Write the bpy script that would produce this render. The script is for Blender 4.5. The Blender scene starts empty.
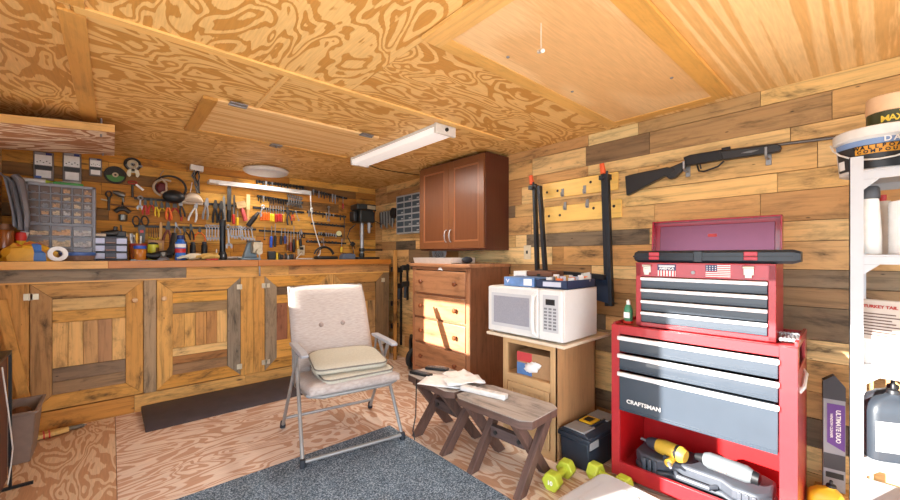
import bpy, bmesh, math, random
from mathutils import Vector, Matrix, Euler
random.seed(7)
R = math.radians
SC = bpy.context.scene
COL = SC.collection
# ---------------------------------------------------------------- camera model
F, CX, HY = 381.0, 450.0, 256.0           # focal length in px, centre column, horizon row
CAM = Vector((0, 0, 1.2))
YAW = R(41.6)
FW = (math.sin(YAW), math.cos(YAW)); RT = (math.cos(YAW), -math.sin(YAW))
def _dir(px):
    t = (px - CX) / F
    return FW[0] + t*RT[0], FW[1] + t*RT[1]
def at_y(px, py, Y):
    dx, dy = _dir(px); z = Y/dy
    return dx*z, 1.2 + (HY-py)/F*z
def at_x(px, py, X):
    dx, dy = _dir(px); z = X/dx
    return dy*z, 1.2 + (HY-py)/F*z
def at_z(px, py, Z):
    z = (Z-1.2)*F/(HY-py); dx, dy = _dir(px)
    return dx*z, dy*z
XL, XR, YB, YF0, ZC = -.62, 2.59, 4.39, -1.75, 2.078
YBF = 3.79                                  # face of the bench cabinet
# ---------------------------------------------------------------- colours / materials
def S(r, g, b, a=1):
    def l(c):
        c /= 255.
        return c/12.92 if c <= .04045 else ((c+.055)/1.055)**2.4
    return (l(r), l(g), l(b), a)
def nodes(name):
    m = bpy.data.materials.new(name); m.use_nodes = True
    nt = m.node_tree; b = nt.nodes['Principled BSDF']
    return m, nt, b
def N(nt, t, **kw):
    n = nt.nodes.new(t)
    for k, v in kw.items():
        if k.startswith('i_'):
            key = k[2:]
            n.inputs[int(key) if key.isdigit() else key.replace('_', ' ')].default_value = v
        else: setattr(n, k, v)
    return n
def mixc(nt, mode, fac, a, b):
    n = nt.nodes.new('ShaderNodeMix'); n.data_type = 'RGBA'; n.blend_type = mode
    for sock, v in ((n.inputs[0], fac), (n.inputs[6], a), (n.inputs[7], b)):
        if hasattr(v, 'is_linked') or isinstance(v, bpy.types.NodeSocket): nt.links.new(v, sock)
        else: sock.default_value = v
    return n.outputs[2]
def ramp(nt, src, stops):
    n = nt.nodes.new('ShaderNodeValToRGB'); e = n.color_ramp.elements
    while len(e) < len(stops): e.new(.5)
    for el, (p, c) in zip(e, stops):
        el.position = p; el.color = c if not isinstance(c, (int, float)) else (c, c, c, 1)
    nt.links.new(src, n.inputs[0]); return n.outputs[0]
_mc = {}
def M(name, col, rough=.5, metal=0, var=.12, scale=30, trans=0, coat=0, emit=0):
    """plain painted / plastic / metal surface with a faint mottling"""
    if name in _mc: return _mc[name]
    m, nt, b = nodes(name)
    tc = N(nt, 'ShaderNodeTexCoord'); no = N(nt, 'ShaderNodeTexNoise', i_Scale=scale, i_Detail=3.)
    nt.links.new(tc.outputs['Object'], no.inputs['Vector'])
    c = ramp(nt, no.outputs[0], [(.3, 1-var), (.7, 1.)])
    nt.links.new(mixc(nt, 'MULTIPLY', 1., col, c), b.inputs['Base Color'])
    b.inputs['Roughness'].default_value = rough; b.inputs['Metallic'].default_value = metal
    b.inputs['Transmission Weight'].default_value = trans; b.inputs['Coat Weight'].default_value = coat
    if emit: b.inputs['Emission Color'].default_value = (1, .97, .93, 1); b.inputs['Emission Strength'].default_value = emit
    _mc[name] = m; return m
def wood_plank_mat(name, dark=.35, gscale=26, contrast=.35, stain=.6, rough=.72, knots=True, sat=.86, hue=.507, val=1.0):
    m, nt, b = nodes(name); L = nt.links.new
    uv = N(nt, 'ShaderNodeUVMap', uv_map='uv'); at = N(nt, 'ShaderNodeAttribute', attribute_name='tint')
    mp = N(nt, 'ShaderNodeMapping'); mp.inputs['Scale'].default_value = (1.6, gscale, 1); L(uv.outputs[0], mp.inputs[0])
    g = N(nt, 'ShaderNodeTexNoise', i_Scale=1.5, i_Detail=6., i_Roughness=.65, i_Distortion=.6); L(mp.outputs[0], g.inputs['Vector'])
    gr = ramp(nt, g.outputs[0], [(.25, 1-contrast), (.5, 1.), (.8, 1+.25*contrast)])
    mp2 = N(nt, 'ShaderNodeMapping'); mp2.inputs['Scale'].default_value = (3.2, 9, 1); L(uv.outputs[0], mp2.inputs[0])
    s = N(nt, 'ShaderNodeTexNoise', i_Scale=1., i_Detail=5., i_Roughness=.7, i_Distortion=.4); L(mp2.outputs[0], s.inputs['Vector'])
    st = ramp(nt, s.outputs[0], [(.30, 1-stain), (.41, 1-.30*stain), (.50, 1.0), (.62, 1.04), (.8, 1.12)])
    c = mixc(nt, 'MULTIPLY', 1., at.outputs['Color'], gr)
    c = mixc(nt, 'MULTIPLY', 1., c, st)
    if knots:
        mp3 = N(nt, 'ShaderNodeMapping'); mp3.inputs['Scale'].default_value = (3.5, 11, 1); L(uv.outputs[0], mp3.inputs[0])
        v = N(nt, 'ShaderNodeTexVoronoi', i_Scale=1., i_Randomness=1.); L(mp3.outputs[0], v.inputs['Vector'])
        k = ramp(nt, v.outputs['Distance'], [(.04, .22), (.075, .5), (.12, 1.)])
        # only some cells carry a knot
        sep = N(nt, 'ShaderNodeSeparateColor'); L(v.outputs['Color'], sep.inputs[0])
        on = N(nt, 'ShaderNodeMath', operation='GREATER_THAN', i_1=.62); L(sep.outputs[0], on.inputs[0])
        c = mixc(nt, 'MULTIPLY', on.outputs[0], c, k)
    mp4 = N(nt, 'ShaderNodeMapping'); mp4.inputs['Scale'].default_value = (9, 26, 1); L(uv.outputs[0], mp4.inputs[0])
    v4 = N(nt, 'ShaderNodeTexVoronoi', i_Scale=1., i_Randomness=1.); L(mp4.outputs[0], v4.inputs['Vector'])
    k4 = ramp(nt, v4.outputs['Distance'], [(.05, .25), (.10, 1.)])
    if knots:      # nail holes
        sp4 = N(nt, 'ShaderNodeSeparateColor'); L(v4.outputs['Color'], sp4.inputs[0])
        on4 = N(nt, 'ShaderNodeMath', operation='GREATER_THAN', i_1=.7); L(sp4.outputs[1], on4.inputs[0])
        c = mixc(nt, 'MULTIPLY', on4.outputs[0], c, k4)
    hs = N(nt, 'ShaderNodeHueSaturation', i_Hue=hue, i_Saturation=sat, i_Value=val); L(c, hs.inputs['Color']); L(hs.outputs[0], b.inputs['Base Color']); b.inputs['Roughness'].default_value = rough
    bp = N(nt, 'ShaderNodeBump', i_Strength=.25, i_Distance=.004); L(g.outputs[0], bp.inputs['Height']); L(bp.outputs[0], b.inputs['Normal'])
    return m
def ply_mat(name, light, dark, su=1.0, sv=2.2, freq=34, dist=.6, lo=.45, hi=.62, mid=None, rough=.55, fine=.12, coarse=1.0):
    """rotary-cut plywood: contour bands of a stretched noise field, sheet by sheet offset through the uv map"""
    m, nt, b = nodes(name); L = nt.links.new
    uv = N(nt, 'ShaderNodeUVMap', uv_map='uv'); at = N(nt, 'ShaderNodeAttribute', attribute_name='tint')
    mp = N(nt, 'ShaderNodeMapping'); mp.inputs['Scale'].default_value = (su, sv, 1); L(uv.outputs[0], mp.inputs[0])
    n = N(nt, 'ShaderNodeTexNoise', i_Scale=coarse, i_Detail=2.0, i_Roughness=.35, i_Distortion=dist); L(mp.outputs[0], n.inputs['Vector'])
    mpf = N(nt, 'ShaderNodeMapping'); mpf.inputs['Scale'].default_value = (9, 120, 1); L(uv.outputs[0], mpf.inputs[0])
    nf = N(nt, 'ShaderNodeTexNoise', i_Scale=1., i_Detail=3.); L(mpf.outputs[0], nf.inputs['Vector'])
    a = N(nt, 'ShaderNodeMath', operation='MULTIPLY', i_1=freq); L(n.outputs[0], a.inputs[0])
    a2 = N(nt, 'ShaderNodeMath', operation='MULTIPLY_ADD', i_1=1.6); L(nf.outputs[0], a2.inputs[0]); L(a.outputs[0], a2.inputs[2])
    si = N(nt, 'ShaderNodeMath', operation='SINE'); L(a2.outputs[0], si.inputs[0])
    h = N(nt, 'ShaderNodeMath', operation='MULTIPLY_ADD', i_1=.5, i_2=.5); L(si.outputs[0], h.inputs[0])
    c = ramp(nt, h.outputs[0], [(0, light), (lo, mid or light), (hi, dark), (1, dark)])
    fr = ramp(nt, nf.outputs[0], [(.3, 1-fine), (.7, 1+fine*.4)])
    c = mixc(nt, 'MULTIPLY', 1., c, fr)
    c = mixc(nt, 'MULTIPLY', 1., c, at.outputs['Color'])
    L(c, b.inputs['Base Color']); b.inputs['Roughness'].default_value = rough
    return m
# ---------------------------------------------------------------- mesh builder
WHITE = (1, 1, 1, 1)
class MB:
    def __init__(s): s.v = []; s.f = []; s.mi = []; s.uv = []; s.t = []
    def add(s, vs, fs, mi=0, uvf=None, tint=WHITE, T=None):
        o = len(s.v)
        for f in fs:
            s.f.append([o+i for i in f]); s.mi.append(mi)
            for i in f:
                s.uv.append(uvf(vs[i], [vs[k] for k in f]) if uvf else (vs[i][0]*.7+vs[i][1]*.7, vs[i][2])); s.t.append(tint)
        for p in vs:
            p = Vector(p); s.v.append(T @ p if T else p)
        return s
    @staticmethod
    def _uvf(axis, off):
        def f(p, face):
            a, b, c = (Vector(face[i]) for i in (0, 1, 2))
            n = (b-a).cross(c-a); n = [abs(q) for q in n]; na = n.index(max(n))
            rest = [k for k in range(3) if k != na and k != axis]
            u = p[axis]; v = p[rest[0]] if rest else 0
            if na == axis: u, v = p[(axis+1) % 3]*.2, p[(axis+2) % 3]
            return (u+off[0], v+off[1])
        return f
    def box(s, x0, x1, y0, y1, z0, z1, mi=0, axis=None, tint=WHITE, T=None, off=None):
        vs = [(x, y, z) for z in (z0, z1) for y in (y0, y1) for x in (x0, x1)]
        fs = [(0, 2, 3, 1), (4, 5, 7, 6), (0, 1, 5, 4), (2, 6, 7, 3), (0, 4, 6, 2), (1, 3, 7, 5)]
        uvf = None
        if axis is not None: uvf = s._uvf(axis, off or (random.uniform(0, 90), random.uniform(0, 90)))
        return s.add(vs, fs, mi, uvf, tint, T)
    def prism(s, pts, d0, d1, plane='xz', mi=0, axis=None, tint=WHITE, T=None, off=None):
        """extrude a 2D outline: plane xz -> along y, xy -> along z, yz -> along x"""
        mp = {'xz': lambda a, b, d: (a, d, b), 'xy': lambda a, b, d: (a, b, d), 'yz': lambda a, b, d: (d, a, b)}[plane]
        n = len(pts); vs = [mp(a, b, d0) for a, b in pts] + [mp(a, b, d1) for a, b in pts]
        fs = [tuple(range(n))[::-1], tuple(range(n, 2*n))] + [(i, (i+1) % n, n+(i+1) % n, n+i) for i in range(n)]
        area = sum(pts[i][0]*pts[(i+1) % n][1]-pts[(i+1) % n][0]*pts[i][1] for i in range(n))
        flip = (area < 0) ^ (plane == 'xz') ^ (d1 < d0)
        if flip: fs = [f[::-1] for f in fs]
        uvf = None
        if axis is not None: uvf = s._uvf(axis, off or (random.uniform(0, 90), random.uniform(0, 90)))
        return s.add(vs, fs, mi, uvf, tint, T)
    def cyl(s, p0, p1, r0, r1=None, n=14, mi=0, T=None, tint=WHITE):
        r1 = r0 if r1 is None else r1
        return s.tube([p0, p1], [r0, r1], n, mi, T=T, tint=tint)
    def tube(s, pts, r, n=10, mi=0, closed=False, T=None, tint=WHITE, flat=1.0):
        pts = [Vector(p) for p in pts]; k = len(pts)
        rs = r if isinstance(r, (list, tuple)) else [r]*k
        vs = []; ref = None
        for i, p in enumerate(pts):
            a = pts[i-1] if (i > 0 or closed) else p; b = pts[(i+1) % k] if (i < k-1 or closed) else p
            d = (b-a).normalized()
            if ref is None:
                ref = Vector((0, 0, 1)) if abs(d.z) < .9 else Vector((1, 0, 0))
            u = d.cross(ref).normalized(); w = u.cross(d).normalized(); ref = w
            for j in range(n):
                q = 2*math.pi*j/n; vs.append(tuple(p + u*math.cos(q)*rs[i] + w*math.sin(q)*rs[i]*flat))
        fs = []
        for i in range(k if closed else k-1):
            for j in range(n):
                a = i*n+j; b = i*n+(j+1) % n; c = ((i+1) % k)*n+(j+1) % n; d = ((i+1) % k)*n+j
                fs.append((a, b, c, d))
        if not closed:
            fs.append(tuple(range(n))[::-1]); fs.append(tuple(range((k-1)*n, k*n)))
        return s.add(vs, fs, mi, None, tint, T)
    def lathe(s, prof, c=(0, 0, 0), n=24, mi=0, T=None, tint=WHITE, mis=None):
        vs = []; fs = []; k = len(prof)
        for r, z in prof:
            for j in range(n):
                q = 2*math.pi*j/n; vs.append((c[0]+r*math.cos(q), c[1]+r*math.sin(q), c[2]+z))
        for i in range(k-1):
            ring = [(i*n+j, i*n+(j+1) % n, (i+1)*n+(j+1) % n, (i+1)*n+j) for j in range(n)]
            if mis: s.add(vs, ring, mis[i], None, tint, T) if False else None
            fs += ring
        o = list(range(n))[::-1]; e = list(range((k-1)*n, k*n))
        fs += [tuple(o), tuple(e)]
        if mis is None: return s.add(vs, fs, mi, None, tint, T)
        st = len(s.mi); s.add(vs, fs, mi, None, tint, T)
        for i in range(k-1):
            for j in range(n): s.mi[st+i*n+j] = mis[i]
        return s
    def ball(s, c, r, n=14, mi=0, T=None, tint=WHITE):
        if not isinstance(r, (tuple, list)): r = (r, r, r)
        m = max(5, n//2); prof = []
        vs = []; fs = []
        for i in range(m+1):
            th = math.pi*i/m
            rr = max(math.sin(th), 1e-4)
            for j in range(n):
                q = 2*math.pi*j/n
                vs.append((c[0]+r[0]*rr*math.cos(q), c[1]+r[1]*rr*math.sin(q), c[2]-r[2]*math.cos(th)))
        for i in range(m):
            for j in range(n): fs.append((i*n+j, i*n+(j+1) % n, (i+1)*n+(j+1) % n, (i+1)*n+j))
        return s.add(vs, fs, mi, None, tint, T)
    def ring(s, c, Rr, r, normal='y', n=20, m=8, mi=0, T=None, a0=0, a1=360):
        ax = {'x': (Vector((0, 1, 0)), Vector((0, 0, 1))), 'y': (Vector((1, 0, 0)), Vector((0, 0, 1))), 'z': (Vector((1, 0, 0)), Vector((0, 1, 0)))}[normal]
        full = (a1-a0) >= 360; cnt = n if full else n+1
        Rx, Rz = Rr if isinstance(Rr, (tuple, list)) else (Rr, Rr)
        pts = [Vector(c)+ax[0]*Rx*math.cos(R(a0+(a1-a0)*i/n))+ax[1]*Rz*math.sin(R(a0+(a1-a0)*i/n)) for i in range(cnt)]
        return s.tube(pts, r, m, mi, closed=full, T=T)
    def build(s, name, mats, parent=None, bevel=0, loc=None, rot=None, sub=0, sharp=35, seg=2):
        me = bpy.data.meshes.new(name); me.from_pydata([tuple(v) for v in s.v], [], s.f)
        if not isinstance(mats, (list, tuple)): mats = [mats]
        for m in mats: me.materials.append(m)
        me.polygons.foreach_set('material_index', s.mi)
        ul = me.uv_layers.new(name='uv'); ul.data.foreach_set('uv', [q for p in s.uv for q in p])
        ca = me.color_attributes.new('tint', 'FLOAT_COLOR', 'CORNER'); ca.data.foreach_set('color', [q for p in s.t for q in p])
        bm = bmesh.new(); bm.from_mesh(me); bmesh.ops.recalc_face_normals(bm, faces=bm.faces); bm.to_mesh(me); bm.free()
        me.polygons.foreach_set('use_smooth', [True]*len(me.polygons)); me.set_sharp_from_angle(angle=R(sharp)); me.update()
        o = bpy.data.objects.new(name, me); COL.objects.link(o)
        if parent: o.parent = parent
        if loc: o.location = loc
        if rot: o.rotation_euler = rot
        if bevel:
            b = o.modifiers.new('bevel', 'BEVEL'); b.width = bevel; b.segments = seg; b.limit_method = 'ANGLE'; b.angle_limit = R(40)
        if sub:
            q = o.modifiers.new('sub', 'SUBSURF'); q.levels = sub; q.render_levels = sub
        return o
def tag(o, label, cat, group=None, kind=None):
    o['label'] = label; o['category'] = cat
    if group: o['group'] = group
    if kind: o['kind'] = kind
    return o
def thing(name, label, cat, loc=(0, 0, 0), rotz=0, group=None, rot=None):
    o = bpy.data.objects.new(name, None); COL.objects.link(o); o.empty_display_size = .05
    o.location = loc; o.rotation_euler = rot or (0, 0, rotz); return tag(o, label, cat, group)
def struct(o): o['kind'] = 'structure'; return o
def dup(root, loc, rot=None, label=None, group=None):
    r = root.copy(); COL.objects.link(r); r.location = loc
    if rot is not None: r.rotation_euler = rot
    if label: r['label'] = label
    if group: r['group'] = group
    for ch in root.children:
        c = ch.copy(); COL.objects.link(c); c.parent = r
        for g in ch.children:
            d = g.copy(); COL.objects.link(d); d.parent = c
    return r
def text(s, size, parent, loc, rot, mat, name='lettering', ext=.0006, align='CENTER', sx=1.0, bold=0, raw=False):
    cu = bpy.data.curves.new(name, 'FONT'); cu.body = s; cu.size = size; cu.extrude = ext; cu.align_x = align; cu.align_y = 'CENTER'
    cu.offset = bold
    o = bpy.data.objects.new(name, cu); COL.objects.link(o); bpy.context.view_layer.update()
    me = bpy.data.meshes.new_from_object(o.evaluated_get(bpy.context.evaluated_depsgraph_get()))
    bpy.data.objects.remove(o); me.name = name
    if raw: return me
    me.materials.clear(); me.materials.append(mat)
    for v in me.vertices: v.co.x *= sx
    o = bpy.data.objects.new(name, me); COL.objects.link(o)
    o.parent = parent; o.location = loc; o.rotation_euler = rot; return o
ORD = ['leftmost', 'second from left', 'third from left', 'fourth from left', 'fifth from left', 'sixth from left', 'seventh from left', 'eighth from left',
       'ninth from left', 'tenth from left', 'eleventh from left', 'twelfth from left', 'thirteenth from left', 'fourteenth from left', 'fifteenth from left', 'sixteenth from left']
# common materials
W_PAL = wood_plank_mat('pallet_wood', stain=.82, contrast=.55, sat=.95, hue=.508)
W_BACK = wood_plank_mat('back_wall_wood', stain=.7, contrast=.5, sat=1.05, hue=.508)
W_BENCH = wood_plank_mat('bench_wood', stain=.82, contrast=.55, sat=1.04, hue=.506)
W_OLD = wood_plank_mat('old_dark_wood', stain=.65, contrast=.5, rough=.6)
W_CAB = wood_plank_mat('smooth_wood', sat=1.0, stain=.22, contrast=.28, knots=False, rough=.42, gscale=34)
W_PINE = wood_plank_mat('pine', stain=.12, contrast=.2, rough=.4, sat=1.0, knots=False)
STEEL = M('steel', S(150, 150, 152), .5, .6)
CHROME = M('chrome', S(165, 165, 168), .45, .65)
DSTEEL = M('dark_steel', S(70, 68, 66), .42, .7)
BLACK = M('black_plastic', S(24, 25, 28), .45)
BLACKM = M('black_metal', S(28, 30, 34), .4, .3)
GREYP = M('grey_plastic', S(128, 130, 136), .5)
WHITEP = M('white_plastic', S(222, 220, 216), .45)
RED = M('red_paint', S(170, 38, 44), .32, coat=.3)
REDP = M('red_plastic', S(200, 38, 32), .4)
ORANGE = M('orange_plastic', S(240, 110, 24), .45)
YELLOW = M('yellow_plastic', S(238, 200, 36), .45)
BLUE = M('blue_plastic', S(36, 84, 190), .4)
GREEN = M('green_plastic', S(60, 150, 60), .45)
TAN = M('tan_wood_plain', S(205, 160, 100), .6)
WHITEC = M('white_paper', S(240, 238, 236), .8)
# ================================================================= room shell
LIGHT = [S(222, 172, 108), S(214, 164, 100), S(205, 150, 88), S(226, 182, 122), S(196, 142, 84)]
MIDT = [S(182, 126, 70), S(170, 118, 68), S(188, 134, 80), S(176, 120, 62)]
DARK = [S(112, 84, 60), S(124, 92, 62), S(98, 78, 60), S(120, 104, 86)]
GREYW = [S(126, 112, 96), S(110, 100, 90)]
def jit(c, a=.10):
    k = 1+random.uniform(-a, a); h = random.uniform(-.03, .03)
    return (c[0]*k*(1+h), c[1]*k, c[2]*k*(1-h), 1)
def pick(wl, wm, wd, wg=0):
    r = random.random()*(wl+wm+wd+wg)
    if r < wl: return jit(random.choice(LIGHT))
    if r < wl+wm: return jit(random.choice(MIDT))
    if r < wl+wm+wd: return jit(random.choice(DARK))
    return jit(random.choice(GREYW))
def plank_wall(name, rows, a0, a1, put, chooser, fixed=()):
    """rows: ascending heights; put(mb, a, b, z0, z1, tint, depth) adds one plank"""
    mb = MB()
    for i in range(len(rows)-1):
        z0, z1 = rows[i], rows[i+1]
        cuts = [a0]
        fx = sorted([f for f in fixed if f[0] == i], key=lambda f: f[1])
        pos = a0 - random.uniform(0, .5)
        while pos < a1:
            pos += random.uniform(.55, 1.25)
            if pos < a1-.12 and pos > a0+.12 and not any(f[1]-.1 < pos < f[2]+.1 for f in fx): cuts.append(pos)
        for f in fx: cuts += [f[1], f[2]]
        cuts = sorted(set(max(a0, min(a1, c)) for c in cuts+[a1]))
        for a, b in zip(cuts, cuts[1:]):
            if b-a < .004: continue
            tint = chooser(i)
            for f in fx:
                if f[1]-.001 <= (a+b)/2 <= f[2]+.001: tint = jit(f[3], .05)
            put(mb, a+.0012, b-.0012, z0+.0016, z1-.0016, tint, random.uniform(0, .004))
    return mb
# right wall: plank rows read off the photograph
rowsR = [0, .13, .26, .40, .53, .685, .787, .948, 1.045, 1.132, 1.275, 1.377, 1.53, 1.632, 1.778, 1.855, 1.996, ZC]
DK, GY = S(112, 86, 62), S(122, 108, 92)
fixR = [(10, .98, 1.95, S(128, 104, 80)), (15, .98, 1.42, S(132, 98, 66)), (8, -1, .62, S(140, 116, 90)), (7, -1, .6, S(150, 114, 78)), (6, -1, .7, S(122, 96, 70)),
        (15, .15, .98, S(168, 126, 80)), (15, -1.2, .15, S(196, 146, 86)), (14, .3, 1.4, S(224, 178, 116)), (14, -1.2, .3, S(214, 166, 104)), (13, .2, 1.05, S(214, 164, 100)), (13, 1.05, 2.0, S(222, 176, 114)),
        (12, .35, 1.3, S(226, 178, 110)), (12, -1.2, .35, S(222, 172, 104)), (11, .42, .95, S(206, 152, 92)), (11, -.5, .42, S(190, 138, 84)), (11, .95, 1.9, S(212, 160, 96)), (10, -.6, .98, S(222, 176, 116)), (9, -.6, .75, S(205, 158, 104)),
        (9, .75, 1.6, S(206, 146, 82)), (5, -.5, .6, S(228, 186, 128)), (16, -1, .42, S(222, 176, 108)), (16, .42, 1.05, S(176, 134, 84)), (16, 1.05, 1.4, S(226, 190, 130)),
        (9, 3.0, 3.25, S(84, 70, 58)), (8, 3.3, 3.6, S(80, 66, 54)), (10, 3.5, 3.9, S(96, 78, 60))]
def putR(mb, a, b, z0, z1, t, d): mb.box(XR-.004-d, XR+.02, a, b, z0, z1, axis=1, tint=t)
mb = plank_wall('wall_right', rowsR, YF0, YB, putR, lambda i: pick(6, 4, .8, .3), fixR)
mb.box(XR+.012, XR+.08, YF0-.1, YB+.1, 0, ZC+.02, tint=S(60, 40, 24))
struct(mb.build('wall_right', W_PAL))
# back wall
rowsB = [1.05]; 
while rowsB[-1] < ZC-.06: rowsB.append(rowsB[-1]+random.choice([.085, .10, .12, .095]))
rowsB[-1] = ZC
rowsB = [0, .3, .7] + rowsB
def putB(mb, a, b, z0, z1, t, d): mb.box(a, b, YB-.004-d, YB+.02, z0, z1, axis=0, tint=t)
BW = [S(206, 142, 72), S(196, 130, 62), S(188, 122, 58), S(212, 152, 82), S(176, 112, 56)]  # deeper orange: dim light and warm glow are put into these plank tints
mb = plank_wall('wall_back', rowsB, XL, XR, putB, lambda i: jit(random.choice(BW)) if random.random() < .88 else jit(S(130, 88, 50)))
mb.box(XL-.1, XR+.1, YB+.012, YB+.08, 0, ZC+.02, tint=S(60, 40, 24))
struct(mb.build('wall_back', W_BACK))
# left wall: wide doorway beside the camera and a window in front of the bench let the sun in
DA0, DA1, DZ = -1.45, 1.62, 1.905
WB0, WB1, WZ0, WZ1 = 3.045, 3.63, 1.40, 1.805
mb = MB(); zz = [0]
while zz[-1] < ZC-.05: zz.append(min(ZC, zz[-1]+random.uniform(.09, .14)))
zz[-1] = ZC
for seg in (((YF0, DA0), (0, ZC)), ((DA0, DA1), (DZ, ZC)), ((DA1, WB0), (0, ZC)), ((WB0, WB1), (0, WZ0)), ((WB0, WB1), (WZ1, ZC)), ((WB1, YB), (0, ZC))):
    (y0, y1), (h0, h1) = seg
    for a, b in zip(zz, zz[1:]):
        lo, hi = max(a, h0), min(b, h1)
        if hi-lo > .004: mb.box(XL-.03, XL, y0+.001, y1-.001, lo+.001, hi-.001, axis=1, tint=pick(6, 4, 1))
    mb.box(XL-.05, XL-.022, y0, y1, h0, h1, tint=S(60, 40, 24))
struct(mb.build('wall_left', W_PAL))
mb = MB()
for a, b, c, d in ((WB0-.05, WB1+.05, WZ1, WZ1+.05), (WB0-.05, WB1+.05, WZ0-.05, WZ0), (WB0-.05, WB0, WZ0, WZ1), (WB1, WB1+.05, WZ0, WZ1)):
    mb.box(XL, XL+.015, a, b, c, d, axis=1 if b-a > d-c else 2, tint=S(214, 160, 92))
struct(mb.build('window_1', W_BENCH))
mb = MB()
for a, b, c, d in ((DA0-.07, DA1+.07, DZ, DZ+.07), (DA0-.07, DA0, 0, DZ), (DA1, DA1+.07, 0, DZ)):
    mb.box(XL, XL+.015, a, b, c, d, axis=1 if b-a > d-c else 2, tint=S(214, 160, 92))
struct(mb.build('trim_1', W_BENCH))
# front of the shed: wide open doorway behind the camera
mb = MB()
for x0, x1, z0, z1 in ((XL-.05, XL+.12, 0, ZC), (XR-.12, XR+.08, 0, ZC), (XL+.12, XR-.12, 1.98, ZC)):
    mb.box(x0, x1, YF0-.08, YF0, z0, z1, axis=2, tint=S(200, 150, 90))
struct(mb.build('wall_front', W_PAL))
# floor: plywood sheets
FLP = ply_mat('floor_ply', S(226, 208, 192), S(196, 158, 132), su=2.0, sv=5.4, freq=56, lo=.46, hi=.62, rough=.5, dist=1.2, fine=.16)
mb = MB()
for (x0, x1, y0, y1, t) in ((XL, .02, 2.35, YB, (.94, .82, .66, 1)), (XL, .02, YF0, 2.35, (.92, .84, .72, 1)), (.02, 1.24, 1.95, YB, (1.02, .98, .97, 1)), (.02, 1.24, YF0, 1.95, WHITE),
                          (1.24, XR, 1.9, YB, (1.0, .96, .93, 1)), (1.24, XR, YF0, 1.9, (1.0, .97, .92, 1))):
    mb.box(x0+.0015, x1-.0015, y0+.0015, y1-.0015, -.02, 0, axis=1 if x1 < .1 or x0 > 1 else 0, tint=t)
mb.box(XL-.1, XR+.1, YF0-.1, YB+.1, -.06, -.012, tint=(.2, .12, .08, 1))
struct(mb.build('floor', FLP))
# ceiling: plywood sheets, battens
CLP = ply_mat('ceiling_ply', S(238, 198, 130), S(204, 150, 76), su=2.1, sv=4.4, freq=62, lo=.50, hi=.64, rough=.5, dist=1.3)
CLS = ply_mat('ceiling_ply_fine', S(242, 206, 148), S(224, 178, 112), su=.22, sv=13, freq=30, lo=.3, hi=.7, dist=.12, rough=.5)
CLB = ply_mat('birch_ply', S(238, 200, 148), S(228, 184, 128), su=.9, sv=1.8, freq=26, lo=.2, hi=.8, dist=.5, rough=.5)
YS = 1.885
mb = MB()
for k, (x0, x1, y0, y1, mi, ax, t) in enumerate((
        (XL, -.11, YS, YB, 0, 1, (1, .98, .96, 1)), (-.11, .62, YS, YB, 0, 0, WHITE), (.62, 1.62, YS, YB, 0, 0, (1.02, 1.02, 1.02, 1)), (1.62, XR, YS, YB, 0, 0, (1, 1, 1, 1)),
        (XL, -.11, YF0, YS, 0, 1, (.98, .94, .9, 1)), (-.11, .95, .2, YS, 0, 1, (1.03, 1.03, 1.02, 1)), (-.11, .95, YF0, .2, 0, 1, (1.03, 1.03, 1.03, 1)), (.95, XR, 1.16, YS, 0, 0, (1.02, 1.0, .98, 1)), (.95, XR, YF0, 1.16, 1, 0, (1.02, 1.02, 1.02, 1)))):
    mb.box(x0+.001, x1-.001, y0+.001, y1-.001, ZC, ZC+.02, mi=mi, axis=ax, tint=t)
mb.box(XL-.1, XR+.1, YF0-.1, YB+.1, ZC+.015, ZC+.08, tint=(.3, .2, .1, 1))
struct(mb.build('ceiling', [CLP, CLS]))
tn = [1]
def batten(x0, x1, y0, y1, t, th=.012):
    tn[0] += 1
    struct(MB().box(x0, x1, y0, y1, ZC-th, ZC, axis=0 if x1-x0 > y1-y0 else 1, tint=t).build('trim_%d' % tn[0], W_CAB, bevel=.001))
batten(-.10, 2.2, YS-.028, YS+.022, S(240, 190, 120), .01)
batten(-.145, -.07, YS+.03, 3.9, S(218, 160, 88), .01)
batten(-.145, -.07, YF0, YS-.03, S(218, 160, 88), .01)
batten(.625, .65, YS+.03, 2.43, S(240, 196, 132), .008)
# fold-down hatch with hinges and latch
t = thing('ceiling_hatch', 'plywood hatch in the ceiling above the bench, hinged and latched', 'hatch', (.94, 2.785, ZC))
mb = MB(); mb.box(-.53, .53, -.345, .345, -.014, 0, axis=0)
mb.build('panel', CLS, t)
mb = MB()
for a, b, c, d in ((-.57, -.50, -.35, .36), ):
    mb.box(a, b, c, d, -.022, -.004, axis=1, tint=S(196, 140, 72))
mb.box(-.50, .6, .30, .365, -.022, -.004, axis=0, tint=S(206, 150, 80))
mb.build('frame', W_CAB, t)
for x in (-.4, .42):
    mb = MB(); mb.box(x-.045, x+.045, -.385, -.325, -.02, -.013); mb.cyl((x-.045, -.352, -.021), (x+.045, -.352, -.021), .006); mb.build('hinge', STEEL, t)
mb = MB(); mb.box(-.03, .05, .28, .345, -.03, -.021); mb.cyl((.01, .30, -.03), (.01, .30, -.045), .008); mb.build('latch', STEEL, t)
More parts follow.
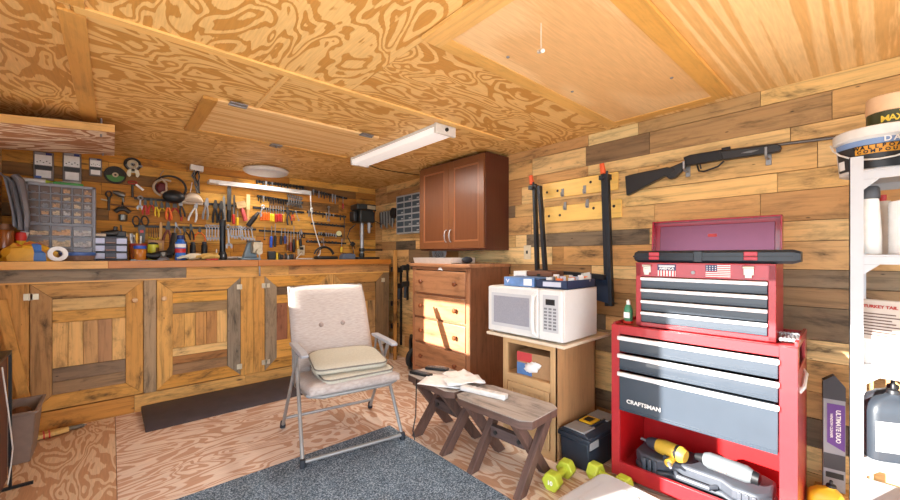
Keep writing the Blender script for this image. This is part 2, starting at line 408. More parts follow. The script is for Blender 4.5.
# smooth birch attic ladder hatch with pull cord
t = thing('attic_hatch', 'smooth pale birch attic hatch bordered by battens with a pull cord', 'hatch', (1.7, .865, ZC))
mb = MB(); mb.box(-.72, .72, -.27, .27, -.016, 0, axis=0); mb.build('panel', CLB, t)
mb = MB()
mb.box(-.78, -.69, -.33, .34, -.02, -.003, axis=1, tint=S(232, 180, 112)); mb.box(-.69, .78, .265, .34, -.02, -.003, axis=0, tint=S(226, 172, 100)); mb.box(-.69, .78, -.345, -.265, -.02, -.003, axis=0, tint=S(222, 164, 88)); mb.box(.72, .79, -.265, .265, -.02, -.003, axis=1, tint=S(224, 166, 90))
mb.build('frame', W_CAB, t)
for x, y in ((-.42, .2), (.1, .2), (.32, -.2)):
    MB().lathe([(.008, -.018), (.006, -.022)], (x, y, 0), 10).build('bolt', STEEL, t)
hx, hy = at_z(541, 23, ZC-.016)
mb = MB(); hx -= 1.7; hy -= .865
mb.tube([(hx, hy, -.016), (hx, hy, -.11)], .0012, 6); mb.build('pull_cord', WHITEC, t)
mb = MB(); mb.cyl((hx-.028, hy-.028, -.14), (hx+.028, hy+.03, -.10), .007); mb.build('pull_handle', WHITEP, t)
# shop light
t = thing('shop_light', 'long white fluorescent shop light on the plywood ceiling', 'ceiling light', (1.672, 2.52, ZC))
mb = MB(); mb.prism([(-.075, 0), (.075, 0), (.06, -.03), (-.06, -.03)], -.59, .59, 'xz'); mb.build('housing', WHITEP, t, bevel=.003)
mb = MB()
mb.prism([(-.085, -.028), (.085, -.028), (.07, -.06), (.045, -.068), (.02, -.062), (0, -.068), (-.02, -.062), (-.045, -.068), (-.07, -.06)], -.575, .575, 'xz'); mb.build('diffuser', M('lens', S(238, 232, 228), .35, emit=.35), t)  # faint lens glow added to go with the shop light fill
for y in (-.6, .575):
    MB().box(-.088, .088, y, y+.025, -.07, 0).build('end_cap', WHITEP, t, bevel=.006)
MB().cyl((0, -.6, -.035), (0, -.612, -.035), .012).build('switch', BLACK, t)
x0, y0 = 1.66, 3.13
mb = MB(); mb.tube([(x0, y0, ZC-.02), (x0+.25, y0+.03, ZC-.05), (x0+.5, y0+.08, ZC-.035), (2.56, y0+.05, ZC-.03)], .004, 6)
tag(mb.build('cable', BLACK), 'dark cord running along the ceiling from the shop light', 'cord')
# round disc light near the back wall
t = thing('disc_light', 'round white disc light under the ceiling by the back wall', 'ceiling light', (1.165, 4.1, ZC-.03))
MB().lathe([(.02, .03), (.2, .022), (.21, .008), (.2, -.012)], n=40).build('housing', WHITEP, t)
MB().lathe([(.195, -.012), (.18, -.022), (.06, -.026), (.01, -.027)], n=40).build('diffuser', M('disc_lens', S(215, 216, 222), .4), t)
# ground outside
struct(MB().box(-14, 16, -16, 14, -.16, -.1).build('ground', M('gravel', S(168, 160, 150), .9, scale=60)))
# overhead plywood shelf, top left
SHP = ply_mat('shelf_ply', S(232, 208, 184), S(170, 116, 78), su=2.2, sv=6, freq=40, lo=.42, hi=.52, rough=.6, dist=.9)
t = thing('overhead_shelf', 'brown plywood shelf hung under the ceiling in the left corner', 'shelf', (0, 0, 0))
mb = MB()
A = [(-.60, 3.22, 1.925), (.015, 3.22, 1.985), (.015, 3.97, 1.985), (-.60, 3.97, 1.925)]
th = .042
vs = A + [(x, y, z+th) for x, y, z in A]
mb.add(vs, [(0, 3, 2, 1), (4, 5, 6, 7), (0, 1, 5, 4), (1, 2, 6, 5), (2, 3, 7, 6), (3, 0, 4, 7)], 0, lambda p, f: (p[0]+3, p[1]+7))
mb.build('board', SHP, t)
mb = MB(); mb.add([(x, y-.012 if y < 3.5 else 3.219, z-.002) for x, y, z in (A[0], A[1])]+[(A[1][0], 3.2199, A[1][2]-.002), (A[0][0], 3.2199, A[0][2]-.002)] + [(x, y-.012, z+th+.002) for x, y, z in (A[0], A[1])]+[(A[1][0], 3.2199, A[1][2]+th+.002), (A[0][0], 3.2199, A[0][2]+th+.002)],
      [(0, 3, 2, 1), (4, 5, 6, 7), (0, 1, 5, 4), (1, 2, 6, 5), (2, 3, 7, 6), (3, 0, 4, 7)], 0, lambda p, f: (p[0], p[2]), S(226, 176, 108))
mb.build('edge_strip', W_CAB, t)
mb = MB()
for x in (-.5, -.05): 
    for y in (3.3, 3.9): mb.cyl((x, y, 1.96), (x, y, ZC), .006)
mb.build('hanger_rod', STEEL, t)
# rug and mat
RUG, nt, b = nodes('rug_grey')
tc = N(nt, 'ShaderNodeTexCoord'); n1 = N(nt, 'ShaderNodeTexNoise', i_Scale=140., i_Detail=2.); nt.links.new(tc.outputs['Object'], n1.inputs['Vector'])
n2 = N(nt, 'ShaderNodeTexNoise', i_Scale=9., i_Detail=3.); nt.links.new(tc.outputs['Object'], n2.inputs['Vector'])
c = ramp(nt, n1.outputs[0], [(.35, S(50, 64, 78)), (.5, S(94, 112, 128)), (.68, S(164, 178, 190))]); c2 = ramp(nt, n2.outputs[0], [(.3, .82), (.7, 1.05)])
nt.links.new(mixc(nt, 'MULTIPLY', 1., c, c2), b.inputs['Base Color']); b.inputs['Roughness'].default_value = .95
bp = N(nt, 'ShaderNodeBump', i_Strength=.7, i_Distance=.006); nt.links.new(n1.outputs[0], bp.inputs['Height']); nt.links.new(bp.outputs[0], b.inputs['Normal'])
tag(MB().box(-.35, 1.468, .2, 2.295, 0.0005, .005).build('rug', RUG, bevel=.004), 'charcoal grey flecked rug on the plywood floor', 'rug')
mb = MB(); mb.prism([(3.30, .001), (3.765, .001), (3.765, .045), (3.75, .05), (3.345, .035)], .17, 1.5, 'yz')
tag(mb.build('rubber_mat', M('rubber_mat', S(62, 52, 56), .6, scale=14, var=.3), bevel=.004), 'black sloped rubber mat on the floor along the bench cabinets', 'mat')
# ================================================================= workbench
LT, MD, BR, GR, DKB, OR = S(222, 174, 116), S(198, 146, 88), S(170, 128, 86), S(142, 128, 112), S(116, 92, 74), S(212, 154, 84)
t = thing('workbench_cabinet', 'run of reclaimed board cabinets along the back wall with four framed doors', 'cabinet', (.9, YBF, 0))
def lx(x): return x-.9
mb = MB()
mb.box(lx(-.605), lx(2.415), .022, .585, .0, 1.107, axis=2, tint=BR)
mb.build('body', W_BENCH, t)
mb = MB()
xs = [-.605, .42, 1.35, 2.415]; cs = [GR, S(208, 156, 96), S(168, 118, 74)]
for a, b, c in zip([-.605, .46, 1.28], [.46, 1.28, 2.415], [S(140, 124, 106), S(206, 152, 92), S(176, 124, 78)]): mb.box(lx(a)+.001, lx(b)-.001, 0, .022, 1.022, 1.106, axis=0, tint=c)
for a, b, c in zip([-.605, .13, .9, 1.7], [.13, .9, 1.7, 2.415], [S(190, 128, 66), S(212, 158, 96), MD, BR]): mb.box(lx(a)+.001, lx(b)-.001, -.004, .022, 0, .13, axis=0, tint=c)
for a, b, c in ((-.605, -.415, S(200, 144, 84)), (.187, .262, S(166, 138, 108)), (.864, .965, S(206, 150, 86)), (.967, 1.062, S(202, 146, 84)), (1.68, 1.735, MD), (2.345, 2.415, S(120, 92, 66))):
    mb.box(lx(a), lx(b), 0, .022, .132, 1.010, axis=2, tint=c)
mb.build('face_boards', W_BENCH, t)
MB().box(lx(-.605), lx(2.415), -.010, .0, 1.011, 1.022, axis=0, tint=OR).build('drip_strip', W_CAB, t)
def bench_door(x0, x1, st, rows, hinge_side, verts, knob=True):
    """frame tints st = (left, right, top, bottom); rows/verts describe the boards in the middle"""
    mb = MB(); z0, z1, w, h = .14, 1.008, .102, .098; a, b = lx(x0), lx(x1)
    y0, y1 = -.006, .022
    mb.prism([(a, z0), (a+w, z0+h), (a+w, z1-h), (a, z1)], y0, y1, 'xz', axis=2, tint=st[0])
    mb.prism([(b, z0), (b, z1), (b-w, z1-h), (b-w, z0+h)], y0, y1, 'xz', axis=2, tint=st[1])
    mb.prism([(a+.0015, z1), (a+w, z1-h+.0015), (b-w, z1-h+.0015), (b-.0015, z1)], y0, y1, 'xz', axis=0, tint=st[2])
    mb.prism([(a+.0015, z0), (b-.0015, z0), (b-w, z0+h-.0015), (a+w, z0+h-.0015)], y0, y1, 'xz', axis=0, tint=st[3])
    for (q0, q1, tnt) in rows: mb.box(a+w+.001, b-w-.001, .002+random.uniform(0, .003), .022, q0+.001, q1-.001, axis=0, tint=tnt)
    (q0, q1), tints = verts; n = len(tints); ww = (b-a-2*w)/n
    for k, tnt in enumerate(tints): mb.box(a+w+k*ww+.001, a+w+(k+1)*ww-.001, .003+random.uniform(0, .003), .022, q0+.001, q1-.001, axis=2, tint=tnt)
    d = mb.build('door', W_BENCH, t, bevel=.0015)
    hx = a if hinge_side == 'l' else b
    for z in (.925, .215) if knob else (.92, .6):
        m = MB(); m.box(hx-.03, hx+.012, -.010, -.0055, z-.022, z+.022); m.cyl((hx-.002, -.011, z-.024), (hx-.002, -.011, z+.024), .004); 
        if hinge_side == 'l': m.box(hx, hx+.04, -.010, -.0055, z-.02, z+.02)
        m.build('hinge', M('hinge_brass', S(214, 204, 180), .4, .5), d)
    if knob:
        kx = b-.05 if hinge_side == 'l' else a+.045
        MB().lathe([(.004, 0), (.008, .006), (.017, .014), (.019, .022), (.014, .03), (.003, .033)], n=18, T=Matrix.Translation((kx, -.006, .862)) @ Matrix.Rotation(R(90), 4, 'X')).build('knob', M('knob_wood', S(216, 178, 132), .45), d)
    return d
bench_door(-.41, .182, (BR, S(198, 142, 80), S(188, 140, 88), S(206, 148, 80)), [(.815, .9, S(206, 168, 116)), (.735, .815, S(204, 150, 84)), (.325, .42, S(130, 106, 86)), (.235, .325, S(146, 116, 88))], 'l', ((.42, .735), [LT, LT, S(196, 150, 104), S(172, 128, 94), LT]))
bench_door(.266, .86, (S(212, 158, 94), S(140, 124, 106), S(206, 150, 86), S(204, 140, 70)), [(.815, .9, S(210, 150, 76)), (.73, .815, S(152, 122, 88)), (.385, .45, S(222, 180, 124)), (.32, .385, S(164, 110, 66)), (.235, .32, S(150, 112, 80))], 'r', ((.45, .73), [S(206, 152, 90), S(214, 160, 96), S(190, 136, 84), S(176, 124, 78), LT]))
bench_door(1.066, 1.675, (S(150, 130, 108), MD, S(208, 146, 74), S(200, 140, 72)), [(.83, .9, S(104, 80, 60)), (.75, .83, OR), (.225, .4, OR)], 'l', ((.4, .75), [S(152, 98, 76), MD, LT, BR]))
bench_door(1.74, 2.34, (MD, S(124, 94, 66), S(176, 122, 68), S(170, 116, 64)), [(.80, .9, S(140, 98, 58)), (.70, .80, S(160, 112, 64)), (.225, .42, BR)], 'r', ((.42, .70), [BR, S(130, 92, 60), MD, BR]))
# worktop: thick orange edge board
mb = MB(); mb.box(-.61, 2.425, YBF-.012, YB-.008, 1.125, 1.163, axis=0, tint=S(150, 120, 90))
for a, b, c in ((-.61, -.02, S(212, 152, 82)), (-.02, 1.0, S(184, 108, 42)), (1.0, 2.425, S(176, 100, 36))): mb.box(a+.0008, b-.0008, YBF-.035, YBF-.012, 1.108, 1.163, axis=0, tint=c)
mb.box(-.61, 2.425, YBF-.011, YB-.01, 1.108, 1.124, axis=0, tint=MD)
tag(mb.build('worktop', W_CAB, bevel=.002), 'long wooden worktop with orange edge board on the bench cabinets', 'worktop')
# ================================================================= dresser
D0 = S(172, 96, 40); D1 = S(184, 108, 48); D2 = S(150, 80, 34)
W_DR = wood_plank_mat('dresser_wood', sat=.84, hue=.506, val=.85, stain=.42, contrast=.5, knots=False, rough=.34, gscale=16)
t = thing('chest_of_drawers', 'tall orange brown wooden chest of four drawers on the right wall', 'dresser', (2.088, 2.50, 0))
y0, y1, dp = -.383, .384, .478
mb = MB()
mb.box(.012, dp, y0+.004, y0+.024, .0, 1.105, axis=2, tint=D2); mb.box(.012, dp, y1-.024, y1-.004, .0, 1.105, axis=2, tint=D2)
mb.box(dp-.01, dp, y0+.02, y1-.02, .09, 1.105, axis=2, tint=D2); mb.box(.03, dp-.01, y0+.02, y1-.02, .09, .11, axis=1, tint=D2)
mb.box(.004, .02, y0+.004, y0+.05, 0, 1.1, axis=2, tint=D0); mb.box(.004, .02, y1-.05, y1-.004, 0, 1.1, axis=2, tint=D0)
mb.box(.004, .02, y0+.05, y1-.05, 1.078, 1.105, axis=1, tint=D0)
zs = [.19, .425, .65, .865, 1.08]
for z in zs[1:-1]: mb.box(.008, .03, y0+.05, y1-.05, z-.008, z+.008, axis=1, tint=D2)
pts = [(y0+.05, .19), (y1-.05, .19), (y1-.05, .06)] + [(y1-.05-.09*(1-math.cos(R(a))), .06+.06*math.sin(R(a))) for a in (30, 60, 90)] + [(y0+.05+.09*(1-math.cos(R(a))), .06+.06*math.sin(R(a))) for a in (90, 60, 30)] + [(y0+.05, .06)]
mb.prism(pts, .004, .02, 'yz', axis=1, tint=D0)
mb.build('carcass', W_DR, t, bevel=.002)
mb = MB(); mb.box(-.018, dp, y0-.014, y1+.014, 1.105, 1.135, axis=1, tint=D1); mb.build('top', W_DR, t, bevel=.006)
for a, b in zip(zs, zs[1:]):
    mb = MB(); mb.box(-.004, .03, y0+.052, y1-.052, a+.010, b-.010, axis=1, tint=jit(D1, .06)); mb.box(.03, .40, y0+.075, y1-.075, a+.02, b-.03, axis=0, tint=D2)
    d = mb.build('drawer', W_DR, t, bevel=.004)
    for y in (-.225, .225):
        MB().lathe([(.008, 0), (.009, .01), (.02, .018), (.021, .026), (.015, .033), (.003, .035)], n=16, T=Matrix.Translation((-.004, y, (a+b)/2)) @ Matrix.Rotation(R(-90), 4, 'Y')).build('knob', M('knob_dark', S(122, 62, 26), .35), d)
tag(MB().prism([(0, 0), (.03, .004), (.06, 0), (.05, .02), (.03, .026), (.012, .02)], -.004, .0, 'yz').build('paper_scrap', WHITEC, loc=(2.084, 2.44, 1.078)), 'small white paper scrap poking out above the top dresser drawer', 'paper')
# wall cabinet
C0, C1, C2 = S(104, 52, 26), S(114, 60, 30), S(80, 30, 20)
W_CH = wood_plank_mat('cherry_wood', sat=.95, hue=.508, stain=.12, contrast=.2, knots=False, rough=.33, gscale=40)
cx = 2.27
t = thing('wall_cabinet', 'dark cherry two-door wall cabinet above the dresser', 'cabinet', (cx, 2.575, 1.25))
hw, hh = .437, .808
mb = MB(); mb.box(.02, XR-.004-cx-.003, -hw, hw, 0, hh, axis=2, tint=C2); mb.build('body', W_CH, t, bevel=.002)
for s in (-1, 1):
    a, b = (-hw+.004, -.002) if s < 0 else (.002, hw-.004)
    mb = MB(); w = .062
    z0, z1 = .016, hh-.016
    mb.box(0, .019, a, a+w, z0, z1, axis=2, tint=C1); mb.box(0, .019, b-w, b, z0, z1, axis=2, tint=C1)
    mb.box(0, .019, a+w, b-w, z0, z0+w, axis=1, tint=C1); mb.box(0, .019, a+w, b-w, z1-w, z1, axis=1, tint=C1)
    mb.box(.010, .019, a+w-.002, b-w+.002, z0+w-.002, z1-w+.002, axis=2, tint=C0)
    # bead around the panel
    bd = S(150, 84, 48); q = .012
    mb.prism([(a+w, z0+w), (b-w, z0+w), (b-w-q, z0+w+q), (a+w+q, z0+w+q)], .004, .011, 'yz', axis=1, tint=bd); mb.prism([(a+w, z1-w), (b-w, z1-w), (b-w-q, z1-w-q), (a+w+q, z1-w-q)], .004, .011, 'yz', axis=1, tint=bd)
    mb.prism([(a+w, z0+w), (a+w, z1-w), (a+w+q, z1-w-q), (a+w+q, z0+w+q)], .004, .011, 'yz', axis=2, tint=bd); mb.prism([(b-w, z0+w), (b-w, z1-w), (b-w-q, z1-w-q), (b-w-q, z0+w+q)], .004, .011, 'yz', axis=2, tint=bd)
    d = mb.build('door', W_CH, t, bevel=.0015)
    yk = s*.032
    mb = MB(); mb.tube([(-.001, yk, .075), (-.016, yk, .085), (-.024, yk, .11), (-.027, yk, .13), (-.024, yk, .15), (-.016, yk, .175), (-.001, yk, .185)], [.006, .005, .004, .007, .004, .005, .006], 8); mb.build('handle', CHROME, d)
# ================================================================= microwave stand
W_OAK = wood_plank_mat('oak_wood', sat=.82, val=.92, stain=.18, contrast=.3, knots=False, rough=.4, gscale=26)
O0, O1 = S(206, 150, 82), S(188, 124, 56)
sx, sy0, sy1 = 1.93, 1.25, 1.645
t = thing('microwave_stand', 'honey oak cabinet with open niche and pale top under the microwave', 'cabinet', (sx, 1.45, 0))
a, b, dp, ht = sy0-1.45, sy1-1.45, .47, .68
mb = MB()
mb.box(0, dp, a, a+.018, 0, ht, axis=2, tint=O1); mb.box(0, dp, b-.018, b, 0, ht, axis=2, tint=O1); mb.box(dp-.012, dp, a, b, 0, ht, axis=2, tint=O1)
mb.box(-.002, .02, a, a+.034, 0, ht, axis=2, tint=O0); mb.box(-.002, .02, b-.034, b, 0, ht, axis=2, tint=O0)
mb.box(-.002, .02, a+.034, b-.034, ht-.04, ht, axis=1, tint=O0); mb.box(-.002, .02, a+.034, b-.034, .395, .445, axis=1, tint=O0); mb.box(-.002, .02, a+.034, b-.034, 0, .05, axis=1, tint=O0)
mb.box(.005, dp-.012, a+.018, b-.018, .43, .447, axis=1, tint=O0)
mb.build('carcass', W_OAK, t, bevel=.0015)
mb = MB()
mb.box(-.006, .014, a+.042, a+.08, .052, .393, axis=2, tint=O0); mb.box(-.006, .014, b-.08, b-.042, .052, .393, axis=2, tint=O0); mb.box(-.006, .014, a+.08, b-.08, .052, .09, axis=1, tint=O0); mb.box(-.006, .014, a+.08, b-.08, .355, .393, axis=1, tint=O0)
mb.box(.002, .012, a+.078, b-.078, .088, .357, axis=2, tint=jit(O0, .04)); d = mb.build('door', W_OAK, t, bevel=.002)
MB().ball((-.014, b-.06, .3), .012).build('knob', M('knob_dark', S(122, 62, 26), .35), d)
MB().box(-.055, dp+.03, a-.09, b+.10, ht, ht+.018).build('top', M('laminate', S(216, 200, 176), .45, var=.06), t, bevel=.003)
# tissue box in the niche
t = thing('tissue_box', 'cardboard carton with red and blue print in the oak cabinet niche', 'box', (1.955, 1.445, .4475), R(4))
mb = MB(); mb.box(0, .2, -.145, .10, 0, .145); mb.build('carton', M('cardboard', S(172, 132, 92), .7), t, bevel=.003)
mb = MB(); mb.box(-.0012, 0, -.01, .10, .002, .075, 0); mb.box(-.0012, 0, -.01, .10, .085, .143, 1); mb.build('printed_label', [M('carton_blue', S(84, 122, 176), .6), M('carton_red', S(196, 62, 66), .6)], t)
random.seed(4); mb = MB(); mb.ball((-.010, -.02, .062), (.016, .055, .034), 14)
for v in mb.v: k_ = random.uniform(.75, 1.2); v.y = -.02+(v.y+.02)*k_-(v.z-.062)*.6; v.z = .062+(v.z-.062)*random.uniform(.8, 1.15)
mb.build('tissue', WHITEC, t, sharp=20)
# ================================================================= microwave
t = thing('microwave', 'white microwave oven with keypad on the oak cabinet', 'microwave', (1.885, 1.455, .7), R(1))
y0, y1, dp, ht = -.275, .275, .41, .305
ENA = M('white_enamel', S(218, 217, 214), .3, var=.03)
mb = MB(); mb.box(.022, dp, y0, y1, .006, ht); 
for x in (.05, dp-.05):
    for y in (y0+.05, y1-.05): mb.cyl((x, y, -.002), (x, y, .008), .015)
mb.build('housing', ENA, t, bevel=.006)
mb = MB(); yd = y0+.155
mb.box(-.004, .022, yd+.002, y1, .01, ht-.002); d = mb.build('door', ENA, t, bevel=.008)
MB().box(-.0065, -.004, yd+.065, y1-.05, .07, ht-.06).build('window', M('mw_window', S(158, 158, 168), .35, scale=220, var=.2), d, bevel=.002)
mb = MB(); mb.box(-.006, -.004, yd+.045, y1-.032, .05, ht-.042); mb.build('window_frame', M('mw_grey', S(196, 197, 200), .3, var=.03), d)
mb = MB(); mb.tube([(-.002, yd+.022, .03), (-.03, yd+.022, .045), (-.036, yd+.022, .1), (-.038, yd+.022, ht/2), (-.036, yd+.022, ht-.1), (-.03, yd+.022, ht-.045), (-.002, yd+.022, ht-.03)], .011, 10); mb.build('handle', ENA, d)
mb = MB(); mb.box(-.003, .022, y0, yd-.002, .01, ht-.002); pn = mb.build('control_panel', ENA, t, bevel=.006)
MB().box(-.0045, -.003, y0+.022, yd-.03, .06, ht-.03).build('keypad_plate', M('mw_pad', S(188, 188, 190), .4, var=.03), pn, bevel=.003)
MB().box(-.006, -.0045, y0+.045, y0+.105, ht-.088, ht-.055).build('display', BLACK, pn)
KEY = M('mw_key', S(120, 120, 124), .5)
for r in range(7):
    for c in range(3):
        yy = y0+.032+c*.03
        MB().box(-.0055, -.0045, yy+.004, yy+.024, .075+r*.019, .086+r*.019).build('key', KEY, pn)
# things on the microwave
zt = 1.0065
t = thing('parts_tray', 'navy blue parts tray of small bits on the microwave', 'tray', (2.06, 1.285, zt), R(2))
mb = MB(); NV = M('navy', S(34, 50, 82), .5)
mb.box(-.12, .22, -.10, .11, 0, .006); mb.box(-.12, -.114, -.10, .11, 0, .05); mb.box(.214, .22, -.10, .11, 0, .05); mb.box(-.12, .22, -.10, -.094, 0, .05); mb.box(-.12, .22, .104, .11, 0, .05)
for x in (-.03, .06, .14): mb.box(x, x+.003, -.094, .104, .006, .04)
mb.box(-.12, .22, .0, .003, .006, .04)
mb.build('tray', NV, t)
MB().box(-.1225, -.12, -.06, .06, .012, .04).build('paper_label', M('pale_label', S(196, 200, 216), .6), t)
cols = [WHITEC, ORANGE, STEEL, M('pale_label', S(196, 200, 216), .6), TAN, WHITEC]
for k in range(16):
    x, y = -.09+.04*(k//2)+random.uniform(-.008, .008), (-.05 if k % 2 else .05)+random.uniform(-.02, .02)
    if abs(x+.03) < .012 or abs(x-.06) < .012 or abs(x-.14) < .012: x += .018
    mb = MB(); mb.box(-.007, .007, -.017, .017, .0, .052+random.uniform(0, .02)); 
    tag(mb.build('bit_packet', cols[k % 6], loc=(2.06+x, 1.285+y, zt+.0065), rot=(0, 0, random.uniform(-.3, .3))), 'small packet standing in the navy tray on the microwave', 'packet', 'packets in the navy tray')
t = thing('carton', 'blue and white printed carton lying at the front of the microwave top', 'box', (1.93, 1.52, zt), R(2))
MB().box(0, .16, -.115, .115, 0, .058).build('box', M('carton_blue2', S(112, 150, 206), .55, var=.4, scale=16), t, bevel=.002)
mb = MB(); mb.box(-.001, 0, -.10, -.04, .01, .05); mb.prism([(.07, .045), (.085, .02), (.1, .045), (.093, .045), (.085, .032), (.077, .045)], -.001, -.0002, 'yz'); mb.build('printed_label', WHITEC, t)
t = thing('white_carton', 'white carton at the back left on the microwave', 'box', (2.13, 1.67, zt), 0)
MB().box(0, .13, -.06, .05, 0, .088).build('box', WHITEC, t, bevel=.002); MB().box(-.001, 0, -.045, .035, .02, .06).build('printed_label', M('pale_label', S(196, 200, 216), .6), t)
t = thing('keepsake_box', 'reddish brown wooden box with clasp on the microwave', 'box', (2.13, 1.505, zt), R(1))
mb = MB(); mb.box(0, .14, -.095, .095, 0, .06, axis=1, tint=S(96, 52, 32)); mb.build('box', W_OLD, t, bevel=.003)
mb = MB(); mb.box(-.003, .143, -.098, .098, .061, .092, axis=1, tint=S(120, 66, 40)); mb.build('lid', W_OLD, t, bevel=.003)
MB().box(-.006, -.003, -.012, .012, .05, .075).build('clasp', DSTEEL, t)
t = thing('price_card', 'small grey tilted card standing in the navy tray', 'card', (2.21, 1.215, zt+.03), 0)
MB().box(-.001, .001, -.03, .03, 0, .065, T=Matrix.Rotation(R(25), 4, 'Y') @ Matrix.Rotation(R(-14), 4, 'X')).build('card', M('card_grey', S(178, 180, 176), .5), t)
# ================================================================= rustic saw benches
W_SAW = wood_plank_mat('weathered_top', stain=.75, contrast=.6, rough=.8, gscale=20)
LG, TP = S(96, 62, 52), S(168, 154, 144)
def saw_bench(loc, rz, L, label):
    t = thing('saw_bench', label, 'bench', loc, rz, 'rustic benches')
    w, h, c = .155, .385, .05
    pts = [(-w+.035, -L), (w-.035, -L), (w, -L+c), (w, L-c), (w-.035, L), (-w+.035, L), (-w, L-c), (-w, -L+c)]
    mb = MB(); mb.prism(pts, h-.004, h, 'xy', axis=1, tint=TP); mb.build('top_surface', W_SAW, t)
    mb = MB(); mb.prism(pts, h-.045, h-.004, 'xy', axis=1, tint=S(96, 62, 50)); mb.build('top', W_OLD, t, bevel=.003)
    for y, k in ((-L+.075, 1), (L-.13, -1)):
        for s in (-1, 1):
            mb = MB(); yo = y + s*.021
            x0, x1 = s*.15, -s*.115
            q = .034
            mb.prism([(x0-q, 0), (x0+q, 0), (x1+q, h-.046), (x1-q, h-.046)], yo-.019, yo+.019, 'xz', axis=2, tint=jit(LG, .15))
            mb.build('leg', W_OLD, t, bevel=.002)
    mb = MB(); mb.box(-.018, .018, -L+.116, L-.172, .165, .225, axis=1, tint=S(86, 62, 58)); st = mb.build('stretcher', W_OLD, t, bevel=.002)
    for y in (-L+.15, L-.21):
        MB().cyl((-.019, y, .195), (-.026, y, .195), .012).build('bolt', DSTEEL, st)
    return t
saw_bench((1.655, 1.40, 0), R(3), .26, 'weathered brown x-leg saw bench nearest the oak cabinet')
saw_bench((1.672, 1.94, 0), R(-3), .255, 'weathered brown x-leg saw bench beside the dresser carrying papers and remotes')
# papers, remotes and power strip
def sheet(x, y, z, rz, w, l, amp, label):
    mb = MB(); n = 6; vs = []; fs = []
    random.seed(int(x*1000+y*77))
    for i in range(n+1):
        for j in range(n+1): vs.append(((i/n-.5)*w, (j/n-.5)*l, .003+amp*random.random()*(1 if (i*j) % 2 else .4)))
    for i in range(n):
        for j in range(n): a = i*(n+1)+j; fs.append((a, a+n+1, a+n+2, a+1))
    o = mb.add(vs, fs).build('paper_sheet', WHITEC, loc=(x, y, z), rot=(0, 0, rz), sharp=60)
    m = o.modifiers.new('thick', 'SOLIDIFY'); m.thickness = .0006
    tag(o, label, 'paper', 'papers on the saw bench')
sheet(1.61, 1.86, .3856, .5, .22, .30, .02, 'crumpled white paper sheet at the front of the papers on the saw bench')
sheet(1.74, 1.84, .39, -.3, .17, .26, .035, 'white paper sheet at the back of the pile on the saw bench')
sheet(1.66, 1.74, .41, 1.1, .16, .24, .03, 'white paper sheet lying on top of the pile nearest the power strip')
def remote(x, y, rz, label):
    t = thing('remote_control', label, 'remote control', (x, y, .3855), rz, 'remotes on the saw bench')
    MB().box(-.025, .025, -.085, .085, 0, .02).build('body', BLACK, t, bevel=.006)
    mb = MB()
    for i in range(3):
        for j in range(6): mb.box(-.016+i*.013, -.008+i*.013, -.06+j*.02, -.049+j*.02, .02, .0215)
    mb.build('keypad', M('rc_keys', S(96, 98, 104), .5), t)
random.seed(21)
remote(1.585, 2.085, .25, 'black remote control at the near left end of the saw bench')
remote(1.74, 2.10, .5, 'black remote control behind the other on the saw bench')
t = thing('power_strip', 'white power strip lying on the weathered saw bench', 'power strip', (1.635, 1.545, .3855), R(14))
MB().box(-.026, .026, -.15, .15, 0, .03).build('housing', WHITEP, t, bevel=.008)
for k in range(5): MB().box(-.014, .014, -.12+k*.048, -.09+k*.048, .0295, .0305).build('socket', M('socket_grey', S(206, 204, 200), .4), t)
mb = MB(); mb.tube([(1.50, 2.02, .388), (1.505, 2.03, .34), (1.50, 2.03, .15), (1.47, 2.02, .06), (1.47, 2.0, .006)], .004, 6); tag(mb.build('cord', BLACK), 'thin black cord hanging off the saw bench end', 'cord')
# ================================================================= tool chests
BL = M('drawer_blue', S(54, 62, 72), .34, coat=.2, scale=8); ALU = M('aluminium_trim', S(236, 236, 238), .3, .35, var=.03); REDI = M('red_inner', S(190, 22, 26), .38)
t = thing('tool_cabinet', 'large red rolling tool cabinet with open bottom bay', 'tool chest', (2.0225, .585, 0), R(1.9))
y0, y1, dp, ht, zb = -.371, .371, .43, .833, .035
fr = .056
mb = MB()
mb.box(0, .02, y1-fr*.75, y1, zb, ht); mb.box(0, .02, y0, y0+fr, zb, ht); mb.box(0, .02, y0+fr, y1-fr*.75, ht-.045, ht); mb.box(0, .02, y0+fr, y1-fr*.75, zb, zb+.075)
mb.box(.02, dp, y1-.012, y1, zb, ht+.012); mb.box(.02, dp, y0, y0+.006, zb, ht-.10); mb.box(.02, dp, y0, y0+.012, ht-.012, ht+.022); mb.box(.34, dp, y0, y0+.012, zb, ht)
mb.box(.02, .07, y0, y0+.012, zb, ht)
mb.box(dp-.012, dp, y0, y1, zb, ht+.012)
mb.box(.02, dp-.012, y0+.012, y1-.012, ht-.012, ht-.002); mb.box(0, .02, y0, y1, ht-.001, ht+.002)
mb.box(.02, dp-.012, y0+.012, y1-.012, zb, zb+.03)
mb.build('body', RED, t, bevel=.003)
mb = MB(); mb.box(.06, dp-.02, y1-.02, y1-.0125, zb+.03, .40); mb.box(dp-.02, dp-.0125, y0+.02, y1-.02, zb+.03, .40); mb.build('bay_lining', REDI, t)
DZ_ = [(.698, .783), (.603, .690), (.388, .595)]
